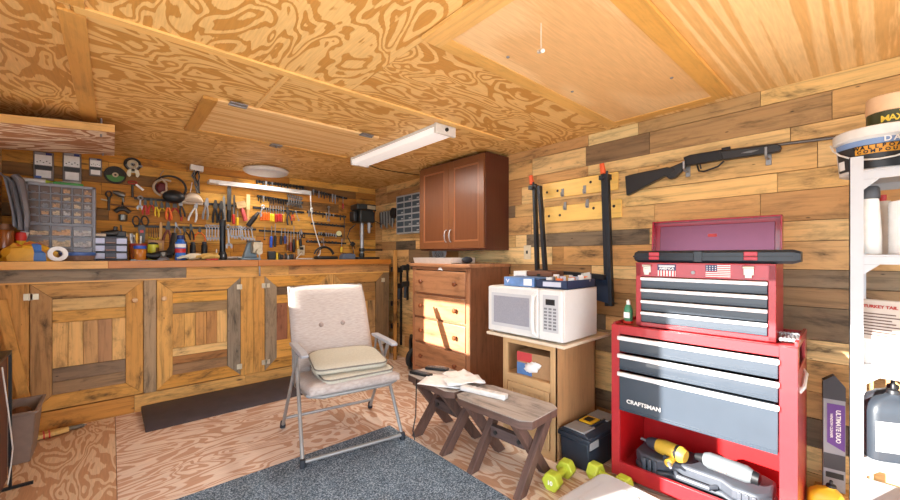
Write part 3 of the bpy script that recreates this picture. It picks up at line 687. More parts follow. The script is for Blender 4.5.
for z0, z1 in DZ_:
    mb = MB(); mb.box(-.008, .012, y0+fr+.003, y1-fr*.75-.003, z0, z1-.02); mb.box(.012, .36, y0+fr+.02, y1-fr*.75-.02, z0+.012, z1-.03)
    d = mb.build('drawer', BL, t, bevel=.003)
    mb = MB(); mb.box(-.02, -.002, y0+fr-.002, y1-fr*.75+.006, z1-.026, z1-.003); mb.build('pull_rail', ALU, d, bevel=.005)
    mb = MB(); mb.box(-.011, -.008, y0+fr+.004, y1-fr*.75-.004, z0+.004, z0+.009); mb.box(-.011, -.008, y0+fr+.004, y1-fr*.75-.004, z0+.014, z0+.018); mb.build('groove', M('drawer_dark', S(46, 56, 68), .4), d)
text('CRAFTSMAN', .027, t, (-.0125, y1-.165, .445), (R(90), 0, R(-90)), WHITEP, bold=.0009, sx=1.05)
MB().cyl((-.004, y0+.25, zb+.037), (0, y0+.25, zb+.037), .012).build('lock', STEEL, t); MB().box(-.001, 0, y0+.16, y0+.235, zb+.033, zb+.04).build('slot', BLACK, t)
mb = MB(); mb.tube([(.10, y0+.004, ht-.20), (.12, y0-.010, ht-.18), (.24, y0-.010, ht-.15), (.28, y0+.004, ht-.14)], .008, 8); mb.build('side_handle', ALU, t)
for x in (.06, dp-.06):
    for y in (y0+.07, y1-.07):
        mb = MB(); mb.cyl((x, y-.012, .02), (x, y+.012, .02), .02, mi=0); mb.box(x-.015, x+.015, y-.015, y+.015, .03, .036, mi=1); mb.build('caster', [BLACK, STEEL], t)
TC = t
# upper chest
UZ = .836
t = thing('tool_chest', 'red four-drawer tool chest standing on the rolling cabinet', 'tool chest', (2.0725, .568, UZ), R(2.5))
y0, y1, dp, ht = -.281, .281, .28, .33
mb = MB(); f2 = .026
mb.box(.008, dp, y0, y0+.012, 0, ht); mb.box(.008, dp, y1-.012, y1, 0, ht); mb.box(dp-.01, dp, y0, y1, 0, ht); mb.box(.008, dp, y0, y1, 0, .012)
mb.box(0, .012, y0, y0+f2, 0, ht); mb.box(0, .012, y1-f2, y1, 0, ht); mb.box(0, .012, y0, y1, 0, .022); mb.box(0, .012, y0, y1, ht-.072, ht); mb.box(.012, dp-.01, y0+.012, y1-.012, ht-.09, ht-.085)
mb.box(-.004, .03, y0-.002, y1+.002, ht-.006, ht)
mb.build('body', RED, t, bevel=.002)
hh = (ht-.072-.022)/4
for k in range(4):
    z0 = .022+k*hh+.002; z1 = z0+hh-.004
    mb = MB(); mb.box(-.006, .01, y0+f2+.002, y1-f2-.002, z0, z1); mb.box(.01, .25, y0+f2+.01, y1-f2-.01, z0+.004, z1-.01); d = mb.build('drawer', BL, t, bevel=.002)
    MB().box(-.016, -.004, y0+f2, y1-f2, z1-.018, z1-.001).build('pull_rail', ALU, d, bevel=.004)
    mb = MB(); mb.box(-.008, -.006, y0+f2+.003, y1-f2-.003, z0+.003, z0+.006); mb.box(-.008, -.006, y0+f2+.003, y1-f2-.003, z0+.010, z0+.012); mb.build('groove', M('drawer_dark', S(46, 56, 68), .4), d)
for y in (.225, -.19):
    mb = MB(); mb.box(-.008, 0, y-.018, y+.018, ht-.05, ht-.012); mb.box(-.014, -.008, y-.012, y+.012, ht-.062, ht-.03); mb.cyl((-.012, y-.02, ht-.016), (-.012, y+.02, ht-.016), .006); mb.build('latch', M('latch_steel', S(214, 206, 190), .35, .6), t, bevel=.002)
MB().cyl((-.006, .02, ht-.045), (0, .02, ht-.045), .008).build('lock', STEEL, t)
# flag decals on the front lip
FB, FR_, FW_ = M('flag_blue', S(44, 54, 96), .5), M('flag_red', S(196, 66, 66), .5), M('flag_white', S(232, 228, 226), .5)
mb = MB(); a, b = .095, .175
mb.box(-.0012, 0, a, b, ht-.066, ht-.01, 2)
mb.box(-.0016, 0, a-.001, b+.001, ht-.038, ht-.008, 0); mb.box(-.002, 0, a+.004, b-.004, ht-.02, ht-.013, 2)
for k in range(6): mb.box(-.0018, 0, b-.006-k*.0132-.006, b-.006-k*.0132, ht-.066, ht-.038, 1)
mb.build('flag_decal', [FB, FR_, FW_], t)
text('AMERICA', .016, t, (-.0018, (a+b)/2, ht-.029), (R(90), 0, R(-90)), FW_, bold=.0006)
mb = MB(); a, b = -.125, -.03
mb.box(-.0012, 0, a, b, ht-.066, ht-.008, 2)
for k in range(7): mb.box(-.0016, 0, a, b, ht-.066+k*.0083, ht-.0619+k*.0083, 1)
mb.box(-.002, 0, b-.045, b, ht-.037, ht-.008, 0)
for i in range(4):
    for j in range(3): mb.box(-.0024, 0, b-.041+i*.011, b-.037+i*.011, ht-.034+j*.009, ht-.030+j*.009, 2)
mb.build('flag_decal', [FB, FR_, FW_], t)
# lid, open behind
th = R(4)
T = Matrix.Translation((dp-.002, 0, ht)) @ Matrix.Rotation(th, 4, 'Y')
mb = MB(); mb.box(0, .006, y0, y1, 0, .225, T=T); mb.box(-.05, 0, y0, y0+.008, 0, .225, T=T); mb.box(-.05, 0, y1-.008, y1, 0, .225, T=T); mb.box(-.05, 0, y0, y1, .217, .225, T=T)
ld = mb.build('lid', M('lid_red', S(160, 16, 44), .25, coat=.5), t, bevel=.002)
MB().box(-.004, -.0005, y0+.03, y1-.03, .02, .2, T=T).build('lid_lining', M('lid_inner', S(120, 66, 86), .25, .5, var=.06), ld, bevel=.004)
mb = MB(); mb.box(-.007, -.004, -.02, .02, .135, .15, T=T); mb.build('badge', REDP, ld)
for y in (-.24, .24): MB().cyl((dp-.004, y-.03, ht), (dp-.004, y+.03, ht), .006).build('hinge', STEEL, ld)
# black plastic case across the chest
t = thing('plastic_case', 'long black plastic tool case with red latches on the red chest', 'case', (2.128, .5385, UZ+ht+.001), R(2))
CB = M('case_black', S(34, 40, 48), .42)
mb = MB(); h2 = .3255
sec = [(-.055, .012), (-.043, 0), (.055, 0), (.065, .01), (.065, .045), (.055, .06), (-.043, .06), (-.055, .048)]
def endcap(q, y): return [(a*.8, y, .03+(b-.03)*.72) for a, b in q]
n = len(sec); L_ = [[(a*.8, -h2, .03+(b-.03)*.7) for a, b in sec], [(a, -h2+.025, b) for a, b in sec], [(a, h2-.02, b) for a, b in sec], [(a*.8, h2, .03+(b-.03)*.7) for a, b in sec]]
vs = [p for r_ in L_ for p in r_]; fs = [tuple(range(n)), tuple(range(3*n, 4*n))[::-1]] + [(r_*n+i, r_*n+(i+1) % n, (r_+1)*n+(i+1) % n, (r_+1)*n+i) for r_ in range(3) for i in range(n)]
mb.add(vs, fs); mb.build('shell', CB, t)
MB().box(-.0575, .066, -h2+.02, h2-.018, .029, .033).build('seam', BLACK, t)
for y in (.225, -.165):
    mb = MB(); mb.box(-.060, -.05, y-.024, y+.024, .014, .03); mb.box(-.061, -.05, y-.024, y+.024, .032, .052); mb.build('latch', M('latch_red', S(176, 44, 58), .35), t, bevel=.003)
mb = MB(); mb.box(-.062, -.05, -.005+.02, .03+.02, .004, .056); mb.build('clip', CB, t, bevel=.003)
MB().cyl((-.01, h2, .03), (-.01, h2+.018, .03), .005).build('pin', DSTEEL, t)
# bits around the chests
t = thing('glue_bottle', 'small green and white bottle beside the red tool chest', 'bottle', (2.10, .905, .836), 0)
MB().lathe([(.024, 0), (.026, .003), (.026, .012)], n=16).build('base', REDP, t)
MB().lathe([(.02, .012), (.022, .02), (.022, .075), (.012, .1)], n=16).build('body', M('bottle_green', S(58, 128, 92), .4), t)
MB().lathe([(.010, .1), (.010, .12), (.004, .128)], n=12).build('cap', WHITEP, t)
MB().box(-.0235, .01, -.015, .015, .03, .06).build('paper_label', WHITEC, t)
for k in range(5):
    mb = MB(); mb.tube([(0, 0, 0), (.10, 0, 0)], .005, 8); mb.cyl((.0, 0, 0), (.012, 0, 0), .008); mb.cyl((.088, 0, 0), (.10, 0, 0), .009)
    tag(mb.build('socket_bit', CHROME, loc=(2.11+.003*k, .275-.013*k, .836+.013), rot=(0, R(-6), R(8))), 'chrome extension bar lying on the right end of the red cabinet', 'bar', 'chrome bars on the red cabinet')
# contents of the bottom bay
BZ = zb+.031
def toT(x, y, z): return TC.matrix_basis @ Vector((x, y, z))
TC_R = R(1.9)
def bay(name, label, cat, x, y, z=BZ, rz=0):
    p = Matrix.Translation((2.0225, .585, 0)) @ Matrix.Rotation(TC_R, 4, 'Z') @ Vector((x, y, z)); return thing(name, label, cat, p, TC_R+rz)
CS = M('case_grey', S(72, 76, 84), .5)
t = bay('drill_case', 'grey moulded hard case lying in the open bay of the red cabinet', 'case', .17, .0)
mb = MB(); out = [(-.06, .29), (-.10, .25), (-.11, .17), (-.075, .11), (-.075, -.10), (-.115, -.15), (-.115, -.24), (-.06, -.285), (.09, -.285), (.12, -.24), (.12, .24), (.09, .29)]
mb.prism(out, 0, .035, 'xy'); mb.prism([(a*.97, b*.985) for a, b in out], .038, .095, 'xy'); mb.build('shell', CS, t, bevel=.012, seg=3)
for y in (.2, -.2):
    for k in (-1, 0, 1): MB().box(-.118, -.10, y+k*.026-.009, y+k*.026+.009, .02, .085).build('rib', CS, t, bevel=.004)
mb = MB(); mb.tube([(-.075, .09, .05), (-.11, .07, .05), (-.11, -.06, .05), (-.075, -.08, .05)], .012, 8); mb.build('handle', CS, t)
t = bay('impact_driver', 'yellow and black cordless impact wrench on the grey case', 'power tool', .13, .155, BZ+.097, R(-12))
YT = M('tool_yellow', S(214, 172, 60), .45)
mb = MB(); mb.tube([(0, .03, .04), (0, -.01, .042), (0, -.09, .042), (0, -.11, .04)], [.034, .040, .040, .03], 14); mb.build('housing', YT, t)
mb = MB(); mb.tube([(0, .03, .04), (0, .06, .04), (0, .085, .038), (0, .09, .038)], [.033, .030, .02, .012], 14); mb.build('nose', M('dark_grip', S(58, 64, 74), .5), t)
MB().cyl((0, .09, .038), (0, .122, .038), .008).build('anvil', STEEL, t)
mb = MB(); mb.tube([(0, -.07, .04), (0, -.075, .042), (0, -.08, .042)], .0412, 14); mb.build('band', BLACK, t)
mb = MB(); mb.tube([(-.01, -.055, .02), (-.05, -.06, .012), (-.075, -.065, .010)], [.019, .017, .02], 10); mb.build('grip', YT, t)
MB().box(-.06, -.045, -.055, -.03, .004, .03).build('trigger', M('dark_grip', S(58, 64, 74), .5), t)
MB().cyl((-.075, -.07, .012), (-.11, -.095, .012), .011, .006).build('hose_fitting', STEEL, t)
t = bay('grinder', 'silver air tool with black end caps on the grey case', 'power tool', .15, -.11, BZ+.097, R(-6))
mb = MB(); mb.tube([(0, .09, .038), (0, .07, .04), (0, -.08, .04), (0, -.1, .038)], [.03, .038, .038, .03], 16); mb.build('barrel', M('dull_alu', S(140, 146, 150), .45, .5), t)
MB().tube([(0, .13, .036), (0, .11, .038), (0, .088, .038)], [.014, .02, .026], 12).build('nose', BLACK, t); MB().tube([(0, -.098, .038), (0, -.125, .036), (0, -.13, .036)], [.03, .026, .014], 12).build('end_cap', BLACK, t)
mb = MB(); mb.box(-.0395, -.037, -.01, .03, .025, .055); mb.build('decal', M('decal_red', S(214, 120, 100), .5), t)
t = bay('wire_bundle', 'loose pile of pale sawdust and wires in the bay corner', 'debris', .12, -.328)
mb = MB(); random.seed(5)
for k in range(26):
    a = random.uniform(0, 6.3); p = Vector((random.uniform(-.06, .1), random.uniform(-.02, .02), random.uniform(.002, .02))); d = Vector((math.cos(a), math.sin(a), random.uniform(-.1, .2)))*.03
    p2 = p+d; p2.z = max(p2.z, .002)
    mb.tube([p, (p+p2)/2+Vector((0, 0, .008)), p2], .0016, 5)
o = mb.build('wires', M('pale_wire', S(206, 190, 166), .7), t); o['kind'] = 'stuff'
for k, (x, y, l) in enumerate(((.03, .12, .2), (.045, -.0, .26))):
    p = Matrix.Translation((2.0225, .585, 0)) @ Matrix.Rotation(TC_R, 4, 'Z') @ Vector((x, y, BZ+.007))
    mb = MB(); mb.tube([(0, -l, 0), (0, l*.8, 0)], .006, 8); mb.box(-.009, .009, -l-.02, -l, -.005, .006)
    tag(mb.build('steel_rod', STEEL if k else DSTEEL, loc=p, rot=(0, 0, TC_R)), ['dark rod lying at the front left of the red cabinet bay', 'bright steel bar lying along the front of the red cabinet bay'][k], 'rod')
# ================================================================= folding chair
FRM = M('chair_frame', S(150, 148, 146), .42, .35); 
CUS, nt, b = nodes('chair_fabric')
tc = N(nt, 'ShaderNodeTexCoord'); mp = N(nt, 'ShaderNodeMapping'); mp.inputs['Scale'].default_value = (30, 320, 60); nt.links.new(tc.outputs['Object'], mp.inputs[0])
n1 = N(nt, 'ShaderNodeTexNoise', i_Scale=1., i_Detail=3.); nt.links.new(mp.outputs[0], n1.inputs['Vector'])
nt.links.new(ramp(nt, n1.outputs[0], [(.3, S(158, 146, 140)), (.7, S(184, 173, 167))]), b.inputs['Base Color']); b.inputs['Roughness'].default_value = .9
PAD = M('pad_fabric', S(184, 178, 162), .9, scale=90, var=.16); PIPE = M('piping', S(112, 106, 98), .85)
t = thing('folding_chair', 'beige cushioned folding lawn chair with tubular frame facing the doorway', 'chair', (1.16, 2.41, .005), -.155)
r = .0112
for s in (-1, 1):
    x = .31*s; xt = .285*s
    mb = MB(); mb.tube([(x, -.30, .012), (xt, .02, .575), (xt, .035, .59)], r, 10); mb.build('leg', FRM, t)
    mb = MB(); mb.tube([(x*1.03, .305, .012), (xt*1.05, -.08, .575), (xt*1.05, -.09, .59)], r, 10); mb.build('leg', FRM, t)
    for (fx, fy) in ((x, -.30), (x*1.03, .305)):
        MB().lathe([(.017, 0), (.019, .01), (.015, .045)], (fx, fy, 0), 12).build('rubber_foot', M('dark_rubber', S(40, 44, 52), .7), t)
    mb = MB(); mb.prism([(-.23, .595), (.12, .605), (.14, .612), (.14, .622), (.10, .628), (-.20, .622), (-.24, .612)], xt-.022, xt+.022, 'yz'); mb.build('armrest', M('arm_plastic', S(166, 166, 172), .4), t, bevel=.006)
    mb = MB(); mb.tube([(s*.275, -.27, .385), (s*.275, .10, .345), (s*.27, .14, .40), (s*.262, .40, .97)], .011, 8); mb.build('side_rail', FRM, t)
    mb = MB(); mb.tube([(s*.276, .12, .36), (xt, .12, .48), (xt, .10, .60)], .008, 8); mb.build('recline_strut', FRM, t)
mb = MB(); mb.tube([(-.31, -.30, .03), (.31, -.30, .03)], r, 10); mb.build('front_bar', FRM, t)
mb = MB(); mb.tube([(-.305, .26, .08), (.305, .26, .08)], .010, 10); mb.build('rear_bar', FRM, t)
def cushion(w, l, th, n=14, puff=.5, dimples=(), taper=0, edge=.25):
    """pillow-like slab in the xy plane, centred"""
    mb = MB(); vs = []; fs = []
    def hgt(u, v):
        e = min(1-abs(u), 1-abs(v)); e = max(0, e)
        h = (1-edge) + edge*min(1, e/.18)**.6 if e > 0 else 1-edge
        h = h*th*(1+puff*.25*(1-u*u)*(1-v*v))
        for (du, dv, q) in dimples: h -= th*q*math.exp(-(((u-du)/.13)**2+((v-dv)/.10)**2))
        return h
    for side in (1, -1):
        for i in range(n+1):
            for j in range(n+1):
                u, v = i/n*2-1, j/n*2-1
                # rounded outline
                uu = u*(1-.035*v*v*v*v*abs(u)); vv = v*(1-.03*u**4)
                vs.append((uu*w/2*(1-taper*(1-vv)/2), vv*l/2, side*hgt(u, v)/2*(1 if side > 0 else .8)))
    m = (n+1)**2
    for i in range(n):
        for j in range(n):
            a = i*(n+1)+j; fs.append((a, a+n+1, a+n+2, a+1)); fs.append((m+a, m+a+1, m+a+n+2, m+a+n+1))
    for k in range(n):
        fs.append((k, k+1, m+k+1, m+k)); a = n*(n+1)+k; fs.append((a, m+a, m+a+1, a+1))
        a = k*(n+1); fs.append((a, m+a, m+a+n+1, a+n+1)); a = k*(n+1)+n; fs.append((a, a+n+1, m+a+n+1, m+a))
    mb.add(vs, fs); return mb
ang = math.atan2(.575, .26)
mb = cushion(.555, .62, .055, dimples=((-.28, .02, .45), (.28, .02, .45)), edge=.5)
bc = mb.build('back_cushion', CUS, t, loc=(0, .245, .69), rot=(ang, 0, 0), sharp=75)
for u in (-.28, .28): MB().ball((u*.2775, .006, .021), (.018, .018, .012), 12).build('button', M('button_fabric', S(150, 134, 128), .9), bc)
pp = [(-.268, -.30, .0), (-.268, .285, 0), (-.255, .302, 0), (.255, .302, 0), (.268, .285, 0), (.268, -.30, 0)]
MB().tube([(x, y, .012) for x, y, z in pp], .0045, 6).build('piping', PIPE, bc)
mb = cushion(.57, .49, .085, dimples=((-.3, .0, .3), (.3, 0, .3)), edge=.5)
mb.build('seat_cushion', CUS, t, loc=(0, -.09, .398), rot=(R(-5), 0, 0), sharp=75)
mb = MB(); mb.tube([(-.276, -.27, .385), (-.2, -.30, .375), (.2, -.30, .375), (.276, -.27, .385)], .011, 8); mb.build('seat_rail', FRM, t)
def seat_pad(z, dx, dy, rz, tilt, label):
    t2 = thing('seat_pad', label, 'cushion', Matrix.Translation((1.16, 2.41, 0)) @ Matrix.Rotation(-.155, 4, 'Z') @ Vector((dx, dy, z)), group='pads on the chair', rot=(R(tilt), 0, -.155+rz))
    w, l = .45, .40; out = []
    for (cx, cy, rr, a0) in ((w/2-.05, -l/2+.05, .05, -90), (w/2-.11, l/2-.11, .11, 0), (-w/2+.11, l/2-.11, .11, 90), (-w/2+.05, -l/2+.05, .05, 180)):
        for k in range(6): a = R(a0+k*18); out.append((cx+rr*math.cos(a), cy+rr*math.sin(a)))
    mb = MB(); vs = []; n = len(out); lv = [(.93, -.02), (.99, -.014), (1, 0), (.99, .014), (.93, .021), (.6, .026), (.25, .022), (.02, .018)]
    for q, z_ in lv: vs += [(a*q, b_*q, z_) for a, b_ in out]
    fs = [tuple(range(n))[::-1], tuple(range((len(lv)-1)*n, len(lv)*n))]+[(i*n+j, i*n+(j+1) % n, (i+1)*n+(j+1) % n, (i+1)*n+j) for i in range(len(lv)-1) for j in range(n)]
    mb.add(vs, fs); mb.build('cushion', PAD, t2, sharp=80)
    mb = MB(); mb.tube([(a, b_, .012) for a, b_ in out], .0045, 6, closed=True); mb.build('piping', PIPE, t2)
seat_pad(.472, .025, -.115, R(2), 3, 'sage beige rounded seat pad under another on the lawn chair')
seat_pad(.524, .01, -.075, R(-5), 4, 'sage beige rounded seat pad topmost on the lawn chair')
# ================================================================= left foreground
t = thing('waste_bin', 'grey brown plastic waste bin beside the left wall', 'bin', (-.455, 3.42, 0))
mb = MB(); BINM = M('bin_plastic', S(136, 118, 108), .5)
def ringb(hx, hy, z): return [(-hx, -hy, z), (hx, -hy, z), (hx, hy, z), (-hx, hy, z)]
rs = [ringb(.10, .13, 0), ringb(.125, .165, .29), ringb(.137, .178, .29), ringb(.137, .178, .305), ringb(.120, .160, .305), ringb(.095, .125, .02)]
vs = [p for q in rs for p in q]; fs = [(3, 2, 1, 0), (20, 21, 22, 23)] + [(i*4+j, i*4+(j+1) % 4, (i+1)*4+(j+1) % 4, (i+1)*4+j) for i in range(5) for j in range(4)]
mb.add(vs, fs); mb.build('body', BINM, t, bevel=.006)
mb = MB(); mb.ball((0, 0, .20), (.105, .13, .06), 12); mb.ball((.04, .06, .24), (.05, .05, .04), 10); tag(mb.build('rubbish', M('rubbish_brown', S(112, 72, 40), .8, scale=12, var=.5), loc=(-.455, 3.42, 0)), 'brown rubbish filling the grey brown bin', 'rubbish', kind='stuff')
t = thing('whisk_broom', 'straw whisk broom lying on the floor behind the waste bin', 'broom', (-.275, 3.65, .025), R(-6), rot=(0, 0, R(8)))
mb = MB(); vs = []
mb.prism([(-.19, -.045), (-.19, .045), (.02, .028), (.06, .016), (.06, -.016), (.02, -.028)], -.014, .014, 'xy'); mb.build('bristles', M('straw', S(214, 174, 104), .8, scale=80, var=.3), t, bevel=.006)
for x, w in ((-.06, .034), (-.035, .033)): MB().box(x-.004, x+.004, -w-.004, w+.004, -.0155, .0155).build('stitching', REDP, t)
mb = MB(); mb.tube([(.055, 0, 0), (.08, 0, 0), (.12, 0, 0), (.135, 0, 0)], [.017, .015, .014, .008], 12); mb.build('handle', M('broom_grip', S(92, 84, 72), .5), t)
MB().ring((.137, 0, 0), .008, .002, 'z').build('hanging_ring', STEEL, t)
t = thing('side_stand', 'dark reddish wood stand with black metal frame at the left edge', 'stand', (-.455, 2.72, 0))
mb = MB(); mb.box(-.08, .055, -.30, .24, .06, .70, axis=2, tint=S(92, 40, 24)); mb.build('body', W_OLD, t)
MB().box(-.085, .07, -.31, .25, .70, .715).build('top', BLACKM, t)
for y in (-.31, .25):
    MB().box(.058, .07, y-.006, y+.006, .012, .70).build('post', BLACKM, t)
    MB().box(-.085, .145, y-.012, y+.008, 0, .012).build('foot', BLACKM, t)
mb = MB(); mb.tube([(.072, .0, .68), (.085, .05, .45), (.09, .12, .25), (.075, .18, .14), (.07, .14, .07)], .003, 6); tag(mb.build('cord', WHITEP, loc=(-.455, 2.72, 0)), 'thin white cord hanging down the dark wooden stand', 'cord')
T = Matrix.Translation((-.5, 3.70, 0)) @ Matrix.Rotation(R(-8.5), 4, 'Y')
mb = MB(); mb.box(-.026, .026, -.012, .012, .0, .92, axis=2, tint=S(206, 150, 86), T=Matrix.Translation((-.385, 3.715, .01)) @ Matrix.Rotation(R(-9), 4, 'Y'))
tag(mb.build('leaning_board', W_BENCH), 'narrow pale board leaning against the leftmost bench door', 'board')
# ================================================================= floor, right
t = thing('portable_toolbox', 'black portable toolbox with grey lid and yellow clasp by the oak cabinet', 'toolbox', (2.14, 1.142, 0), R(-2))
TB = M('toolbox_navy', S(36, 44, 56), .5)
mb = MB(); mb.prism([(-.17, 0), (.17, 0), (.185, .16), (-.185, .16)], -.09, .09, 'xz'); mb.build('body', TB, t, bevel=.008)
mb = MB(); mb.box(-.195, .195, -.10, .10, .162, .19); mb.prism([(-.10, .19), (.10, .19), (.07, .212), (-.07, .212)], -.19, .19, 'yz'); mb.build('lid', TB, t, bevel=.006)
GL = M('toolbox_grey', S(146, 146, 146), .5)
for x in (-.125, .125): MB().prism([(-.068, .2125), (.068, .2125), (.06, .219), (-.06, .219)], x-.06, x+.06, 'yz').build('lid_organizer', GL, t, bevel=.003)
MB().box(-.05, .05, -.03, .05, .2125, .222).build('clasp', M('clasp_yellow', S(232, 186, 40), .45), t, bevel=.003)
MB().box(-.03, .03, -.01, .035, .222, .2235).build('decal', BLACK, t)
for x in (-.19, .10): MB().box(x, x+.09, -.106, -.10, .135, .175).build('latch', GL, t, bevel=.003)
mb = MB(); mb.tube([(-.09, -.02, .205), (-.075, -.045, .215), (.075, -.045, .215), (.09, -.02, .205)], .009, 8); mb.build('handle', TB, t)
def dumbbell(x, y, rz, label, z=.043, num=True):
    LG_ = M('lime_vinyl', S(188, 200, 60), .45)
    t = thing('dumbbell', label, 'dumbbell', (x, y, z), rz, 'lime dumbbells')
    for s in (-1, 1):
        hexp = [(.05*math.cos(R(60*k)), .05*math.sin(R(60*k))) for k in range(6)]
        MB().prism(hexp, s*.048, s*.108, 'yz').build('head', LG_, t, bevel=.008, seg=3)
    MB().cyl((-.05, 0, 0), (.05, 0, 0), .018).build('grip', LG_, t)
    if num: text('10', .03, t, (-.1092, 0, 0), (R(90), 0, R(-90)), WHITEC, bold=.001)
p = at_z(543, 482, 0); p2 = at_z(563, 470, 0)
dumbbell(1.775, 1.125, .11, 'lime green hexagonal dumbbell on the floor at the saw bench foot')
dumbbell(1.94, .935, 1.5, 'lime green dumbbell mostly hidden behind the clear plastic lid', num=False)
# clear plastic bin with lid, bottom edge
CL = M('clear_plastic', S(238, 238, 240), .3, trans=.55, var=.03); CL2 = M('milky_plastic', S(232, 230, 230), .3, trans=.35, var=.03)
t = thing('storage_bin', 'translucent plastic storage bin with milky lid on the floor', 'bin', (1.655, .685, 0), R(-5))
a, b_ = .20, .27
def rr(hx, hy, r, n=4):
    o = []
    for cx, cy, a0 in ((hx-r, hy-r, 0), (-hx+r, hy-r, 90), (-hx+r, -hy+r, 180), (hx-r, -hy+r, 270)):
        for k in range(n+1): q = R(a0+90*k/n); o.append((cx+r*math.cos(q), cy+r*math.sin(q)))
    return o
mb = MB(); vs = []; n = 20; lv = [(rr(.165, .225, .03), 0), (rr(.18, .245, .035), .085), (rr(.185, .25, .035), .085), (rr(.176, .241, .033), .085), (rr(.16, .22, .03), .004)]
for o, z in lv: vs += [(x, y, z) for x, y in o]
fs = [tuple(range(n))[::-1], tuple(range(4*n, 5*n))]+[(i*n+j, i*n+(j+1) % n, (i+1)*n+(j+1) % n, (i+1)*n+j) for i in range(4) for j in range(n)]
mb.add(vs, fs); mb.build('tub', CL, t)
mb = MB(); mb.prism(rr(.20, .27, .045), .088, .098, 'xy'); mb.prism(rr(.185, .255, .04), .098, .108, 'xy'); mb.prism(rr(.12, .085, .02), .108, .112, 'xy', T=Matrix.Translation((0, .12, 0))); mb.prism(rr(.12, .085, .02), .108, .112, 'xy', T=Matrix.Translation((0, -.12, 0))); mb.build('lid', CL2, t, bevel=.002)
for k, c in enumerate((M('file_green', S(120, 190, 90), .5), WHITEC, M('file_pale', S(214, 216, 222), .5))):
    MB().box(.09, .15, -.16+k*.1, -.07+k*.1, .006, .06).build('packet', c, t)
# ================================================================= right shelf unit
SHW = M('shelf_white', S(178, 179, 182), .4, var=.04)
t = thing('shelf_unit', 'white metal shelf unit at the right edge holding jars and jugs', 'shelf unit', (2.02, .073, 0))
sw, sl = .40, .92; lev = [.25, .475, .805, 1.205, 1.51]
for x in (0, sw):
    for y in (-sl, 0):
        mb = MB(); dx = 1 if x == 0 else -1; dy = 1 if y < 0 else -1
        mb.box(min(x, x+dx*.003), max(x, x+dx*.003), min(y, y+dy*.036), max(y, y+dy*.036), 0, 1.56); mb.box(min(x, x+dx*.036), max(x, x+dx*.036), min(y, y+dy*.003), max(y, y+dy*.003), 0, 1.56)
        mb.build('post', SHW, t)
for z in lev:
    mb = MB(); mb.box(.004, sw-.004, -sl+.004, -.004, z-.006, z); mb.box(.0035, .012, -sl+.004, -.004, z-.035, z-.006); mb.box(sw-.012, sw-.0035, -sl+.004, -.004, z-.035, z-.006); mb.box(.01, sw-.01, -.012, -.0035, z-.035, z-.006); mb.box(.01, sw-.01, -sl+.0035, -sl+.012, z-.035, z-.006)
    mb.prism([(-.005, z-.035), (-.075, z-.035), (-.005, z-.10)], .0045, .0075, 'yz')
    mb.build('shelf', SHW, t, bevel=.001)

# top shelf
t = thing('compound_bucket', 'white plastic bucket with dark label on the top shelf', 'bucket', (2.2, 0, 1.511)); t.scale = (1.13, 1.13, 1.13)
MB().lathe([(.088, 0), (.095, .004), (.106, .125), (.108, .128)], n=32).build('body', WHITEP, t)
mb = MB(); mb.lathe([(.108, .112), (.112, .116), (.112, .144), (.108, .148), (.02, .146)], n=32); mb.build('lid', WHITEP, t)
def wraplabel(rr0, rr1, z0, z1, a0, a1, mat, parent, name='paper_label', n=14):
    mb = MB(); vs = []; 
    for k in range(n+1):
        q = R(a0+(a1-a0)*k/n)
        for (r_, z_) in ((rr0, z0), (rr1, z1)): vs.append((r_*math.cos(q), r_*math.sin(q), z_))
        for (r_, z_) in ((rr0-.0015, z0), (rr1-.0015, z1)): vs.append((r_*math.cos(q), r_*math.sin(q), z_))
    fs = []
    for k in range(n):
        b0 = k*4; b1 = b0+4
        fs += [(b0, b1, b1+1, b0+1), (b0+2, b0+3, b1+3, b1+2), (b0, b0+2, b1+2, b1), (b0+1, b1+1, b1+3, b0+3)]
    fs += [(0, 1, 3, 2), (n*4, n*4+2, n*4+3, n*4+1)]
    return mb.add(vs, fs).build(name, mat, parent)
lb = wraplabel(.0985, .1055, .012, .100, 110, 300, M('label_black', S(42, 42, 46), .45), t)
wraplabel(.1055, .1075, .088, .106, 110, 300, M('label_blue', S(120, 150, 196), .5), t)
wraplabel(.1065, .108, .058, .085, 150, 240, M('label_orange', S(226, 158, 46), .5), t)
def curved_text(s, rad, z, size, a0, step, mat, parent):
    mb = MB()
    for k, ch in enumerate(s):
        q = R(a0+step*k)
        if ch == ' ': continue
        me = text(ch, size, None, None, None, None, ext=.0004, bold=.0006, raw=True)
        T = Matrix.Translation((rad*math.cos(q), rad*math.sin(q), z)) @ Matrix.Rotation(q+R(90), 4, 'Z') @ Matrix.Rotation(R(90), 4, 'X')
        mb.add([tuple(v.co) for v in me.vertices], [tuple(p.vertices) for p in me.polygons], 0, None, WHITE, T)
    o = mb.build('lettering', mat, parent); return o
curved_text('WALLBOARD', .109, .078, .016, 152, 8.5, BLACK, t)
curved_text('COMPOUND', .1085, .065, .014, 156, 8.5, BLACK, t)
curved_text('DAP', .108, .099, .024, 190, 11, WHITEC, t)
wraplabel(.0995, .102, .02, .05, 112, 128, WHITEC, t, 'barcode')
mb = MB(); mb.tube([(.116*math.cos(R(a)), .116*math.sin(R(a)), .12-.085*math.sin(R((a-95)/170*180))) for a in range(95, 266, 17)], .003, 6); mb.build('bail_handle', WHITEP, t)
t = thing('filler_can', 'green and yellow labelled can with tan lid on the white bucket', 'can', (2.215, -.028, 1.511+.171)); t.scale = (.92, .92, .96)
MB().lathe([(.066, 0), (.068, .002), (.068, .062)], n=28).build('body', M('can_green', S(56, 62, 34), .4), t)
